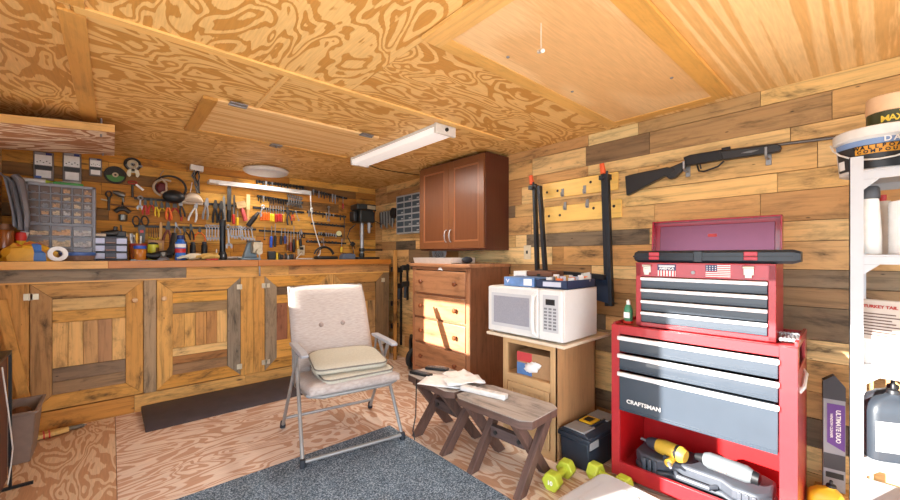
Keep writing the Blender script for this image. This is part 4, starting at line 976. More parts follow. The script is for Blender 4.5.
MB().lathe([(.068, .062), (.071, .064), (.069, .125), (.06, .13), (.01, .128)], n=28).build('lid', M('tan_plastic', S(226, 190, 152), .45), t)
curved_text('MAX', .0695, .03, .034, 168, 17, M('gold_yellow', S(226, 196, 60), .5), t)
curved_text('WOOD FILLER', .0695, .052, .012, 205, 8, M('gold_yellow', S(226, 196, 60), .5), t)
t = thing('safety_goggles', 'dark safety goggles hanging over the top shelf edge', 'goggles', (1.99, -.135, 1.575), R(-80))
mb = MB(); mb.ring((0, 0, 0), (.075, .055), .014, 'y', 24); mb.build('frame', BLACK, t); mb = MB(); mb.ball((0, .003, 0), (.072, .012, .05), 18); mb.build('lens', M('goggle_lens', S(120, 112, 100), .1, trans=.6), t)
mb = MB(); mb.tube([(.07, 0, .03), (.06, .07, .045), (0, .11, .05), (-.06, .07, .045), (-.07, 0, .03)], .008, 6, flat=2); mb.build('strap', BLACK, t)
# second shelf
def bottle(x, y, z, r, h, body, cap, label, cat='bottle', name='bottle', capm=None, neck=.4, lab=None):
    t = thing(name, label, cat, (x, y, z))
    MB().lathe([(r*.92, 0), (r, .006), (r, h*.72), (r*.93, h*.80), (r*neck, h*.88), (r*neck, h*.9)], n=24).build('body', body, t)
    MB().lathe([(r*neck*1.15, h*.895), (r*neck*1.18, h*.91), (r*neck*1.12, h*.995), (r*.1, h)], n=18).build('cap', capm or BLACK, t)
    if lab: wraplabel(r*1.008, r*1.008, h*.15, h*.6, 60, 330, lab, t)
    return t
BT = M('bottle_white', S(226, 224, 218), .35)
t = thing('squeeze_bottle', 'white plastic bottle with dark grey cap on the second shelf', 'bottle', (2.115, .03, 1.206))
MB().lathe([(.035, 0), (.038, .006), (.038, .06), (.032, .19), (.03, .205)], n=24).build('body', BT, t); MB().lathe([(.032, .206), (.034, .21), (.033, .245), (.028, .252), (.01, .252)], n=20).build('cap', M('cap_grey', S(66, 66, 70), .45), t)
t = thing('paper_roll', 'white ribbed roll standing on the second shelf', 'roll', (2.13, -.085, 1.206))
mb = MB(); pr = [(.062, 0)]; 
for k in range(16): pr += [(.064, .004+k*.012), (.0625, .010+k*.012)]
pr += [(.02, .20)]; mb.lathe(pr, n=28); mb.build('roll', WHITEC, t); MB().cyl((0, 0, .198), (0, 0, .206), .02).build('core', M('cardboard', S(172, 132, 92), .7), t)
t = thing('spray_can', 'pale can with small red nozzle behind the white roll', 'can', (2.28, -.01, 1.206))
MB().lathe([(.032, 0), (.033, .004), (.033, .19), (.02, .21)], n=20).build('body', M('can_cream', S(222, 206, 186), .4), t); MB().cyl((0, 0, .21), (0, 0, .235), .01).build('nozzle', REDP, t)
# third shelf
t = thing('sealant_pouch', 'clear printed pouch standing on the third shelf', 'pouch', (2.075, -.005, .806), R(-100), rot=(0, R(0), R(-112)))
mb = MB(); mb.prism([(-.055, 0), (.055, 0), (.075, .235), (-.075, .235)], -.006, .006, 'xz'); mb.build('pouch', M('pouch_grey', S(196, 186, 176), .35, var=.08), t, bevel=.004)
mb = MB(); mb.box(-.052, .052, -.0075, -.0062, .0, .09); mb.build('white_panel', WHITEC, t)
text('TURKEY TAIL', .015, t, (0, -.0075, .21), (R(90), 0, 0), M('ink_red', S(170, 60, 50), .6), bold=.0006)
mb = MB(); 
for k in range(8): mb.box(-.055+.004*(k % 2), .05-.01*(k % 3), -.0072, -.0062, .105+k*.011, .109+k*.011)
mb.build('printed_text', M('ink_brown', S(96, 72, 64), .6), t)
t = thing('jar', 'small jar with red lid and yellow label on the third shelf', 'jar', (2.10, -.135, .806))
MB().lathe([(.035, 0), (.037, .004), (.037, .11), (.03, .125)], n=22).build('body', M('jar_yellow', S(206, 200, 90), .4), t); MB().lathe([(.037, .115), (.038, .118), (.037, .148), (.01, .15)], n=22).build('lid', M('lid_red2', S(190, 44, 40), .4), t); wraplabel(.0375, .0375, .03, .09, 80, 300, M('label_green', S(120, 140, 60), .5), t)
t = thing('tin_can', 'small white tin with red bands behind the clear pouch', 'can', (2.20, .03, .806))
MB().lathe([(.04, 0), (.042, .003), (.042, .13), (.038, .133), (.01, .131)], n=22).build('body', M('tin_pale', S(214, 216, 226), .35), t); wraplabel(.0425, .0425, .02, .04, 60, 330, M('lid_red2', S(190, 44, 40), .4), t, 'band'); wraplabel(.0425, .0425, .095, .11, 60, 330, M('lid_red2', S(190, 44, 40), .4), t, 'band')
# fourth shelf: oil jugs
def jug(x, y, z, rz, h, mat, label, capm=None, name='oil_jug', grp=None, lab=True):
    t = thing(name, label, 'jug', (x, y, z), rz, grp)
    w, d = .062, .04
    mb = MB(); vs = []; lv = [(.96, 0), (1, .008), (1, h*.66), (.9, h*.76), (.55, h*.86), (.26, h*.9), (.24, h*.93)]; n = 16; out = rr(w, d, .022, 3)
    for k, (q, z_) in enumerate(lv): vs += [(a*q+(0 if k < 4 else w*.25*(k-3)/3), b*q if q > .5 else b*q*1.5, z_) for a, b in out]
    fs = [tuple(range(n))[::-1], tuple(range(6*n, 7*n))]+[(i*n+j, i*n+(j+1) % n, (i+1)*n+(j+1) % n, (i+1)*n+j) for i in range(6) for j in range(n)]
    mb.add(vs, fs); mb.build('body', mat, t, sharp=50)
    MB().lathe([(.017, h*.93), (.018, h*.935), (.016, h*.98), (.007, h*1.0), (.006, h*1.06), (.002, h*1.08)], (w*.25, 0, 0), 14).build('cap', capm or BLACK, t)
    if lab:
        MB().box(-w*.85, w*.5, -d-.0012, -d+.001, h*.14, h*.56).build('paper_label', WHITEC, t)
        mb = MB()
        for k in range(6): mb.box(w*.62, w*.88, -d-.0008, -d+.001, h*(.12+k*.085), h*(.13+k*.085))
        mb.build('scale_mark', M('pale_label', S(196, 200, 216), .6), t)
    return t
JG = M('jug_grey', S(46, 52, 60), .42)
jug(2.08, -.02, .476, R(-62), .25, JG, 'dark grey oil jug with white label at the fourth shelf front')
jug(2.14, -.17, .476, R(-70), .22, JG, 'dark grey oil jug at the right edge of the fourth shelf')
jug(2.26, -.02, .476, R(-80), .23, M('jug_black', S(48, 50, 56), .4), 'blackish jug behind the labelled oil jug', lab=False)
# floor corner: wiper box and yellow jug
t = thing('wiper_box', 'tall narrow grey carton with purple label standing against the wall', 'box', (2.50, .14, .12), R(-80))
GC = M('carton_grey', S(150, 152, 158), .5, var=.1)
mb = MB(); mb.prism([(-.036, 0), (.036, 0), (.036, .48), (.0, .53), (-.036, .50)], -.02, .02, 'xz'); mb.build('carton', GC, t)
mb = MB(); mb.prism([(-.037, .42), (.037, .42), (.037, .481), (0, .531), (-.037, .501)], -.021, .021, 'xz'); mb.build('top_flap', M('carton_dark', S(56, 56, 62), .5), t)
mb = MB(); mb.prism([(-.024, .22), (.034, .19), (.034, .40), (-.024, .40)], -.0225, -.0205, 'xz'); mb.build('purple_label', M('purple_print', S(98, 52, 140), .45), t)
text('ULTIMATE DUO', .021, t, (.012, -.0228, .30), (R(90), R(90), 0), WHITEC, bold=.0008)
text('WINDOW CLEANER', .012, t, (-.010, -.0228, .30), (R(90), R(90), 0), WHITEC, bold=.0003)
mb = MB(); mb.box(-.0355, .0355, -.0212, -.0202, .10, .17); mb.build('photo_panel', M('carton_dark', S(56, 56, 62), .5), t)
mb = MB(); mb.box(-.028, .030, -.0225, -.021, .06, .085); mb.build('black_label', BLACK, t)
t = thing('wooden_crate', 'low pale wooden block under the tall purple labelled carton', 'block', (2.50, .14, 0), R(-80))
MB().box(-.06, .06, -.035, .035, 0, .119, axis=0, tint=S(190, 140, 84)).build('block', W_BENCH, t)
jug(2.36, .155, 0, R(-80), .20, M('jug_yellow', S(232, 190, 40), .4), 'yellow jug with black cap on the floor beside the red cabinet', name='antifreeze_jug', lab=False)
# ================================================================= tools on the back wall
YT = YB-.048
STRIP = M('strip_black', S(22, 22, 24), .5)
def seg(x0, y0, x1, y1, Y=YT):
    a = at_y(x0, y0, Y); b = at_y(x1, y1, Y)
    d = (b[0]-a[0], b[1]-a[1]); L = math.hypot(*d)
    return a, L, math.atan2(-d[0], -d[1])      # hang point, length, tilt about Y
def strip(x0, y0, x1, y1, label, th=.022):
    a = at_y(x0, y0, YB-.012); b = at_y(x1, y1, YB-.012); L = math.hypot(b[0]-a[0], b[1]-a[1])
    mb = MB(); mb.box(0, L, -.009, .007, -th/2, th/2)
    tag(mb.build('tool_strip', STRIP, loc=(a[0], YB-.012, a[1]), rot=(0, -math.atan2(b[1]-a[1], b[0]-a[0]), 0), bevel=.001), label, 'tool rack', 'black tool strips')
strip(134, 198, 236, 206, 'black tool strip below the head lamp holding coloured pliers')
strip(134, 226, 256, 229.5, 'black tool strip holding scissors and chrome wrenches above the bench')
strip(253, 207.5, 304, 212.5, 'black tool strip holding the row of screwdrivers')
strip(257, 196, 303, 203, 'black tool strip just under the white light bar')
strip(256, 181.5, 304, 187.5, 'black tool strip above the white light bar')
strip(312, 191, 347, 198.5, 'uppermost black tool strip right of the white light bar')
strip(307, 212, 346, 217, 'black tool strip right of the white cord, second from top')
strip(311, 223.5, 345, 226.5, 'black tool strip right of the white cord, third from top')
strip(259, 230.5, 342, 236, 'long black tool strip behind the white cord above the outlet')
strip(306, 241.5, 346, 243.5, 'lowest black tool strip right of the white cord')
def root(name, label, cat, q, y=None, grp=None):
    (p, L, a) = q
    return thing(name, label, cat, (p[0], y or YT, p[1]), group=grp, rot=(0, a, 0)), L
def wrench(q, label, grp=None, mat=CHROME, y=None, w=None, name='wrench'):
    (p, L, a) = q; w = w or max(.0045, L*.045); o = MB(); r_ = w*1.75; t_ = .0025
    o.box(-w/2, w/2, -t_, t_, -L+r_*1.6, -r_*1.4)
    o.ring((0, 0, -r_), r_*.72, r_*.34, 'y', 14, 6)
    jaw = [(r_*1.15*math.cos(R(k)), -L+r_*1.15+r_*1.15*math.sin(R(k))) for k in range(-50, 231, 28)] + [(-r_*.42, -L+r_*.6), (-r_*.42, -L+r_*1.3), (r_*.42, -L+r_*1.3), (r_*.42, -L+r_*.6)]
    o.prism(jaw, -t_, t_, 'xz')
    return tag(o.build(name, mat, loc=(p[0], y or YT, p[1]), rot=(0, a, 0)), label, 'wrench', grp)
def pliers(q, label, col, head=DSTEEL, grp=None, y=None, spread=.16, cat='pliers', name='pliers', hl=.40):
    t, L = root(name, label, cat, q, y, grp)
    w = L*.075
    o = MB(); o.prism([(-w*.5, 0), (w*.5, 0), (w*1.1, -L*hl*.6), (w*1.2, -L*hl*.85), (w*.7, -L*hl), (-w*.7, -L*hl), (-w*1.2, -L*hl*.85), (-w*1.1, -L*hl*.6)], -.006, .006, 'xz')
    o.cyl((0, -.008, -L*hl*.8), (0, .008, -L*hl*.8), w*.5); o.build('jaws', head, t)
    for s in (-1, 1):
        MB().tube([(s*w*.3, 0, -L*hl*.92), (s*L*spread*.8, 0, -L*.62), (s*L*spread, 0, -L*.82), (s*L*spread*.92, 0, -L)], [w*.5, w*.62, w*.66, w*.5], 8).build('handle', col, t)
    return t
def driver(q, label, col, grp=None, y=None, up=True, hf=.42, hr=None, shaft=STEEL, name='screwdriver', cat='screwdriver'):
    """shaft at the top, handle hanging below"""
    t, L = root(name, label, cat, q, y, grp); r_ = hr or min(.015, L*.085)
    MB().cyl((0, 0, 0), (0, 0, -L*(1-hf)), max(.0025, r_*.28), n=8).build('shaft', shaft, t)
    MB().tube([(0, 0, -L*(1-hf)), (0, 0, -L*(1-hf)-.006), (0, 0, -L*(1-hf*.6)), (0, 0, -L*.97), (0, 0, -L)], [r_*.6, r_*.85, r_, r_*.9, r_*.5], 10).build('handle', col, t)
    return t
def fileblade(q, label, w, mat=DSTEEL, y=None, name='file', cat='file', grip=None, gl=.3, grp=None):
    t, L = root(name, label, cat, q, y, grp); bl = L*(1-gl) if grip else L
    MB().prism([(-w*.25, 0), (w*.25, 0), (w/2, -bl*.12), (w/2, -bl), (-w/2, -bl), (-w/2, -bl*.12)], -.003, .003, 'xz').build('blade', mat, t)
    if grip: MB().tube([(0, 0, -bl+.004), (0, 0, -bl-L*gl*.5), (0, 0, -L)], [w*.5, w*.62, w*.5], 10).build('handle', grip, t)
    return t
def socket(px, py, h, label, grp, mat=DSTEEL, r=.008, Y=None):
    a = at_y(px, py, YB-.032); o = MB(); o.lathe([(r*.75, 0), (r, -.003), (r, -h*.45), (r*.7, -h*.55), (r*.7, -h)], n=10)
    tag(o.build('socket', mat, loc=(a[0], YB-.031, a[1])), label, 'socket', grp)
random.seed(11)
# ---- strip A : pliers and friends
wrench(seg(140.5, 195.5, 139.8, 210.5), 'adjustable silver wrench at the left end of the pliers strip', w=.012)
pliers(seg(145.3, 199, 144.6, 214.6), 'leftmost red handled pliers on the strip below the head lamp', REDP, spread=.10)
pliers(seg(151, 199, 151.6, 214.8), 'second red handled pliers from left on the strip below the head lamp', REDP, spread=.16, y=YT-.012)
pliers(seg(155.3, 201, 157, 216.3), 'yellow handled narrow pliers between the red and orange ones', YELLOW, spread=.10, y=YT-.02)
pliers(seg(161.5, 202, 163, 217.5), 'yellow handled wide pliers left of the orange pliers', YELLOW, spread=.24)
pliers(seg(167, 200, 169, 220), 'orange handled pliers below the black face shield', ORANGE, spread=.11, y=YT-.014)
pliers(seg(174.5, 200, 175.6, 221), 'large red handled pliers with wide open handles', M('dark_red', S(172, 40, 30), .4), spread=.24)
pliers(seg(179.5, 199, 183, 217), 'silver locking pliers with black grips left of the white crimper', BLACK, STEEL, spread=.10, y=YT-.01)
pliers(seg(196.5, 203, 191.5, 221.5), 'white handled crimping pliers below the dust mask', WHITEP, STEEL, spread=.16, hl=.3, y=YT-.012)
pliers(seg(207.2, 198, 205, 219.5), 'silver locking pliers right of the white crimper', STEEL, STEEL, spread=.09)
pliers(seg(215.5, 200, 215, 223), 'black handled pliers left of the tall dark file', BLACK, spread=.08)
pliers(seg(221, 201, 221, 223), 'black handled pliers touching the pale chisel', BLACK, spread=.08, y=YT-.012)
fileblade(seg(223.8, 196, 224.4, 219), 'slim grey file beside the tall dark file', .022, M('file_grey', S(128, 126, 122), .5, .3))
fileblade(seg(229.2, 184.5, 228.8, 222), 'tall dark flat file with black grip hanging under the light bar', .036, DSTEEL, grip=BLACK, y=YT-.006)
fileblade(seg(234.3, 195, 234.3, 214), 'short dark chisel right of the tall file', .018, DSTEEL, y=YT+.004)
driver(seg(232.4, 208, 233, 224.5), 'red handled screwdriver below the tall dark file', REDP, y=YT-.03, hf=.6)
driver(seg(237.2, 211, 236.8, 225.5), 'black and yellow handled screwdriver right of the red one', YELLOW, y=YT-.02, hf=.55)
# hammer-like scraper with pink handle
t, L = root('hammer', 'wooden mallet with pink red handle right of the screwdrivers', 'mallet', seg(240, 201.5, 245.6, 221))
MB().box(-.045, .045, -.015, .015, -.07, .0, axis=0, tint=S(196, 160, 116)).build('head', W_BENCH, t, bevel=.003)
MB().tube([(0, 0, -.07), (0, 0, -.1), (0, 0, -L)], [.012, .02, .021], 10).build('handle', M('pink_red', S(206, 84, 84), .45), t)
t, L = root('try_square', 'pale wooden try square hanging among the tools', 'square', seg(248.2, 194.5, 248, 228))
mb = MB(); mb.box(-.017, .017, -.006, .006, -L*.45, 0, axis=2, tint=S(214, 180, 128)); mb.build('stock', W_CAB, t); mb = MB(); mb.box(-.012, .012, -.004, .004, -L, -L*.45, axis=2, tint=S(200, 152, 92)); mb.build('blade', W_CAB, t)
t, L = root('pistol_grip_driver', 'black pistol grip driver tilted beside the wooden square', 'power tool', seg(258, 212.5, 247.5, 226), y=YT-.02)
MB().tube([(0, 0, 0), (0, 0, -.03), (0, 0, -.06)], [.012, .02, .022], 10).build('nose', DSTEEL, t); MB().tube([(0, 0, -.06), (0, 0, -L)], [.026, .024], 10).build('grip', BLACK, t)
wrench(seg(263.2, 205, 258.4, 217), 'chrome wrench tilted beside the orange grips', y=YT-.016, w=.012)
for k, x in enumerate((261.5, 264, 266.5, 268.8)):
    driver(seg(x, 207.5, x-.4, 220.5), ORD[k]+' of the four orange handled drivers in a row', ORANGE, 'orange drivers', hf=.6, y=YT-.004*(k % 2))
# ---- screwdriver row
cols = [('yellow', YELLOW), ('yellow', YELLOW), ('dark red', M('dark_red', S(172, 40, 30), .4)), ('red', REDP), ('dark red', M('dark_red', S(172, 40, 30), .4)), ('amber', M('amber', S(200, 150, 40), .35))]
for k, x in enumerate((270.5, 273, 276, 278.6, 281, 283.5)):
    driver(seg(x, 205.5+.1*k, x+.3, 221.5+.5*(k % 3)), '%s handled screwdriver, %s of the row under the socket strip' % (cols[k][0], ORD[k]), cols[k][1], 'screwdriver row', hf=.5)
pliers(seg(287, 207, 290, 225), 'dark pliers just right of the screwdriver row', DSTEEL, spread=.12)
pliers(seg(292.3, 210.5, 292.6, 221), 'small red gripped pliers right of the screwdriver row', REDP, spread=.12, y=YT-.01)
wrench(seg(295, 210.5, 298.8, 221.5), 'silver wrench slanting at the right end of the screwdriver strip', y=YT-.012)
# ---- dark sockets and bits on the upper strips
def socks(x0, y0, x1, y1, n, where, grp, hmin, hmax, bright=.2, r=.008):
    for k in range(n):
        f = k/(n-1); m_ = STEEL if random.random() < bright else DSTEEL
        o_ = ORD[k] if k < len(ORD) else '%dth from left' % (k+1)
        socket(x0+(x1-x0)*f, y0+(y1-y0)*f-.6, random.uniform(hmin, hmax), '%s %s socket %s' % (o_, 'silver' if m_ is STEEL else 'dark', where), grp, m_, r*random.uniform(.8, 1.15))
BLK2 = M('black_oxide', S(34, 32, 32), .4, .5)
DSTEEL_keep = DSTEEL
DSTEEL = BLK2
socks(257, 180.5, 303, 186.5, 16, 'on the strip above the light bar', 'sockets above the light bar', .03, .05, .05, .011)
socks(258.5, 195.5, 286, 200, 12, 'on the strip just under the light bar', 'sockets under the light bar', .05, .09, .1, .009)
DSTEEL = DSTEEL_keep
for k, x in enumerate((289, 291.5, 294, 296.6, 299, 301)):
    wrench(seg(x, 193.8+.6*k, x-.3, 206.5+.5*k), ORD[k]+' grey wrench under the right end of the light bar', 'grey wrenches', M('grey_steel', S(112, 110, 108), .4, .7), w=.011)
socks(313.5, 190, 338, 196, 10, 'on the uppermost strip right of the light bar', 'sockets right of the light bar', .05, .11, .3, .009)
driver(seg(343, 197, 343, 209), 'red handled screwdriver at the right end of the uppermost strip', M('dark_red', S(172, 40, 30), .4), hf=.45)
socks(309, 211, 344, 215.8, 11, 'on the second strip right of the white cord', 'sockets right of the cord', .03, .07, .35, .009)
wrench(seg(328.4, 206, 328.2, 222), 'silver wrench upright at the middle of the second right strip', y=YT-.012)
socks(314, 222.5, 344, 225.6, 9, 'on the third strip right of the white cord', 'sockets on the third right strip', .02, .035, .3, .009)
socks(319, 232.5, 336, 234.4, 8, 'on the long strip above the black bag', 'chrome sockets above the bag', .03, .05, .95, .010)
socks(308, 240.5, 336, 242, 9, 'on the lowest strip right of the cord', 'sockets on the lowest strip', .02, .03, .4, .010)
t, L = root('tape_roll', 'small white and yellow tape loop on the long strip', 'tape', seg(338.5, 231, 338.8, 239), y=YT-.01)
MB().lathe([(.016, -.01), (.03, -.01), (.03, .01), (.016, .01)], (0, 0, 0), 18, T=Matrix.Translation((0, 0, -.03)) @ Matrix.Rotation(R(90), 4, 'X')).build('roll', M('pale_yellow', S(226, 222, 170), .5), t)
wrench(seg(323, 238, 323.8, 246.5), 'chrome wrench hanging on the lowest strip', y=YT-.008)
driver(seg(342, 238.5, 341.3, 252.5), 'yellow handled screwdriver on the lowest strip', YELLOW, hf=.4)
t, L = root('hook_tool', 'thin dark rod hanging at the right ends of the strips', 'rod', seg(344, 216, 343.6, 242), y=YT-.012)
MB().cyl((0, 0, 0), (0, 0, -L), .004, n=8).build('rod', DSTEEL, t)
# ---- chrome wrench row
for k, x in enumerate((206.4, 209, 212, 215, 218)):
    wrench(seg(x+.4, 224.5+.1*k, x, 241+.3*(k % 2)), ORD[k]+' chrome wrench in the row left of the black flashlight', 'chrome wrenches', w=.0095, y=YT-.004*(k % 2))
wrench(seg(227.6, 224.5, 229, 249.5), 'long chrome wrench just right of the black flashlight', w=.016, y=YT-.01)
for k, x in enumerate((231.5, 233.5, 236, 238.2, 240)):
    wrench(seg(x, 225.8, x+(k-2)*.6, 239.5-.6*abs(k-2)), ORD[k]+' chrome wrench in the cluster between flashlight and vise', 'small chrome wrenches', w=.009, y=YT-.005*(k % 2))
for k, x in enumerate((242.4, 245.4, 248.6, 252)):
    wrench(seg(x-1, 226.6, x+1.2, 240.5+.3*k), ORD[k]+' chrome wrench in the slanted row above the vise', 'slanted chrome wrenches', w=.0095, y=YT-.003*(k % 2))
# ---- left part of strip B
t, L = root('scissors', 'black handled scissors hanging at the left end of the lower strip', 'scissors', seg(140, 216, 142.6, 243), y=YT-.02)
for s in (-1, 1):
    MB().ring((s*.03, 0, -.045), (.024, .042), .006, 'y', 18).build('handle', BLACK, t)
MB().prism([(-.02, -.085), (.02, -.085), (.03, -.11), (.012, -L), (-.004, -L), (-.024, -.12)], -.004, .004, 'xz').build('blades', DSTEEL, t)
MB().box(-.012, .012, -.0055, -.004, -.15, -.125).build('red_tag', REDP, t)
for k, x in enumerate((149.5, 151.7, 153.9, 156.1, 158.3)):
    driver(seg(x-.6, 227.5, x+(k-2)*.25, 240.5-.9*abs(k-2.5)), ORD[k]+' yellow tipped dark hex key in the fan above the yellow can', YELLOW, 'yellow tipped hex keys', hf=.16, hr=.007, shaft=BLACK, y=YT-.004*(k % 2), name='hex_key', cat='hex key')
fileblade(seg(161, 222, 160.6, 240), 'narrow pale wooden stick hanging between hex keys and dark pliers', .02, TAN, name='stick', cat='stick')
pliers(seg(168.5, 221.5, 166.5, 244), 'long brown red handled pliers on the lower strip', M('brown_red', S(120, 52, 40), .5), spread=.13, y=YT-.01)
pliers(seg(175.5, 222, 178, 234), 'silver locking pliers at the middle of the lower strip', STEEL, STEEL, spread=.2)
pliers(seg(183, 226, 188, 240), 'black handled pliers left of the orange nippers', BLACK, spread=.16)
pliers(seg(190.5, 224, 192, 240), 'black gripped snips touching the orange nippers', BLACK, spread=.10, y=YT-.012)
pliers(seg(199.5, 226.5, 199.5, 241.3), 'orange handled nippers with wide spread handles', ORANGE, spread=.32, y=YT-.008)
# ---- lower screwdrivers near the outlet
dk = [(264.8, 227, 264.6, 240, 'thin dark allen key left of the blue handled driver', DSTEEL, .1), (271.5, 226, 270.8, 247.5, 'blue handled screwdriver above the tape measure', BLUE, .52), (275, 224, 274.6, 247, 'black handled screwdriver beside the blue one', BLACK, .5), (281.5, 228, 280.5, 244.5, 'black handled stubby driver below the long strip', BLACK, .52),
      (285, 228, 285.2, 243.8, 'dark blue handled driver right of the black stubby one', M('dark_blue', S(44, 60, 120), .45), .5), (287.8, 230, 287.2, 250.5, 'brown handled small driver below the stubby drivers', M('brown_grip', S(92, 52, 36), .5), .28), (291, 231, 290.8, 251.5, 'dark red handled driver left of the outlet', M('brown_red', S(120, 52, 40), .5), .45),
      (293.6, 226, 293.4, 252.5, 'long black handled driver left of the outlet', BLACK, .5), (297.2, 232, 297.8, 249, 'amber handled driver just above the outlet', M('amber', S(200, 150, 40), .35), .5), (299, 231, 300.6, 246.5, 'black handled driver slanting above the outlet', BLACK, .5)]
for a, b, c, d, lab, col, hf in dk: driver(seg(a, b, c, d), lab, col, hf=hf, y=YT-.006*(int(a) % 3), hr=.016 if hf > .3 else None)
t, L = root('scissors', 'small black scissors hanging above the outlet', 'scissors', seg(301, 229.5, 302.6, 239))
for s in (-1, 1): MB().ring((s*.018, 0, -.075), (.014, .022), .005, 'y', 14).build('handle', BLACK, t)
MB().prism([(-.004, 0), (.004, 0), (.012, -.055), (-.012, -.055)], -.003, .003, 'xz').build('blades', STEEL, t)
# ---- left cluster of hung things
def wp(px, py, Y=YB-.012): x, z = at_y(px, py, Y); return (x, Y, z)
def blister(x0, y0, x1, y1, label, blue=True):
    a = at_y(x0, y1, YB-.03); b = at_y(x1, y0, YB-.03); w, h = b[0]-a[0], b[1]-a[1]
    t = thing('bit_set_pack', label, 'package', ((a[0]+b[0])/2, YB-.03, a[1]), group='packaged bit sets')
    MB().box(-w/2, w/2, 0, .018, 0, h).build('clear_case', M('clear_case', S(120, 112, 108), .25, .0), t, bevel=.004)
    mb = MB(); mb.box(-w*.42, w*.40, -.0015, .0, h*.52, h*.88, 0); mb.box(-w*.36, w*.36, -.0015, 0, h*.08, h*.34, 0); mb.box(-w*.43, w*.42, -.0012, 0, h*.36, h*.5, 1)
    mb.box(-w*.42, w*.42, -.0013, 0, h*.885, h*.97, 2); mb.box(w*.1, w*.40, -.0018, -.001, h*.89, h*.965, 3)
    if blue: mb.box(-w*.42, -w*.1, -.0022, -.001, h*.05, h*.13, 4)
    for k in range(5): mb.box(-w*.34+w*.15*k, -w*.27+w*.15*k, -.0025, -.001, h*(.60+.05*(k % 2)), h*(.63+.05*(k % 2)), 1)
    mb.build('printed_card', [WHITEC, BLACK, M('sleeve_grey', S(150, 150, 160), .5), M('deep_blue', S(30, 44, 120), .5), M('mid_blue', S(40, 96, 190), .5)], t)
blister(33, 153, 54, 179, 'leftmost packaged bit set on the wall, with a blue strip at its foot')
blister(62.5, 154, 81.5, 181.5, 'packaged bit set hanging between the other two on the wall', False)
blister(89, 159, 102, 175.5, 'smallest packaged bit set hanging left of the green grinding disc', False)
def disc(px, py, r, label, mats, name='grinding_disc'):
    t = thing(name, label, 'disc', wp(px, py, YB-.02)); T = Matrix.Rotation(R(90), 4, 'X')
    MB().lathe([(.012, .0), (r, 0), (r, .006), (.012, .008)], n=36, T=T).build('disc', mats[0], t)
    mb = MB(); mb.prism([(r*.25*math.cos(R(a)), r*.25*math.sin(R(a))) for a in range(190, 351, 20)] + [(r*.82*math.cos(R(a)), r*.82*math.sin(R(a))) for a in range(350, 189, -20)], -.0095, -.006, 'xz'); mb.build('printed_band', mats[1], t)
    mb = MB(); mb.ring((0, -.007, 0), r*.2, .007, 'y', 20); mb.build('hub_ring', mats[2], t)
    mb = MB(); mb.ring((0, -.006, 0), r*.93, .005, 'y', 36); mb.build('rim', DSTEEL, t)
    return t
DG = M('abrasive_dark', S(58, 52, 46), .85, scale=120, var=.3)
disc(115.3, 175, .074, 'dark grinding disc with green printed half', [DG, M('disc_green', S(70, 122, 52), .6), M('pale_ring', S(200, 180, 150), .6)])
t = disc(132.5, 164.5, .060, 'dark backing wheel with a small wrench hung on it', [DG, M('disc_grey', S(110, 108, 104), .6), STEEL], 'backing_wheel')
wrench(seg(132.6, 160, 133.5, 178.5), 'pale flat wrench hanging on the dark backing wheel', y=YB-.048, mat=M('zinc', S(206, 196, 170), .45, .4), w=.022)
for k, (a, b, c, d) in enumerate(((135, 165, 142.5, 166.3), (135.5, 168, 138.6, 172))):
    q = seg(a, b, c, d); mb = MB(); mb.cyl((0, 0, 0), (0, 0, -q[1]), .008, .007); mb.cyl((0, 0, -q[1]+.012), (0, 0, -q[1]), .010)
    tag(mb.build('steel_pin', STEEL, loc=(q[0][0], YB-.036, q[0][1]), rot=(0, q[2], 0)), ['upper silver pin sticking out beside the backing wheel', 'lower short silver pin beside the backing wheel'][k], 'pin')
t = thing('key_tag', 'chuck key with red ring and white tag', 'key', wp(132.5, 182.5, YB-.02))
MB().ring((0, 0, 0), (.03, .012), .005, 'y').build('ring', M('dark_red', S(172, 40, 30), .4), t); MB().box(-.008, .008, -.003, .003, -.075, -.005, T=Matrix.Translation((.02, 0, -.01)) @ Matrix.Rotation(R(-48), 4, 'Y')).build('tag', WHITEC, t); MB().cyl((0, 0, -.02), (-.0, 0, -.13), .009).build('key', DSTEEL, t)
t = thing('c_clamp', 'small dark screw clamp hanging right of the grey parts cabinet', 'clamp', wp(108.8, 191, YB-.03))
mb = MB(); mb.ring((0, 0, -.028), (.018, .026), .006, 'y'); mb.cyl((0, 0, -.05), (0, 0, -.165), .011, .008); mb.build('body', DSTEEL, t); MB().cyl((-.05, 0, -.075), (.01, 0, -.085), .006).build('bar', M('zinc', S(206, 196, 170), .45, .4), t)
t = thing('drill_chuck', 'grey drill chuck hanging above the t-handle', 'chuck', wp(119.5, 192, YB-.035))
mb = MB(); mb.tube([(-.045, 0, -.005), (-.015, 0, -.01), (.012, 0, -.022), (.035, 0, -.03)], [.010, .022, .026, .02], 14); mb.cyl((.022, 0, -.04), (.026, 0, -.085), .009); mb.build('chuck', M('chuck_grey', S(124, 120, 112), .35, .7), t)
t = thing('t_handle_tap', 'grey t-handle tap wrench hanging below the drill chuck', 'tap wrench', wp(122.5, 205, YB-.035))
mb = MB(); mb.cyl((-.085, 0, 0), (.085, 0, -.012), .006); mb.build('bar', M('rusty', S(122, 84, 60), .5, .5), t); mb = MB(); mb.tube([(0, 0, .03), (0, 0, -.01), (0, 0, -.02), (0, 0, -.035)], [.006, .008, .016, .022], 12); mb.tube([(-.05, 0, -.062), (-.02, 0, -.035), (.02, 0, -.035), (.05, 0, -.062)], [.018, .02, .02, .018], 10); mb.build('body', DSTEEL, t)
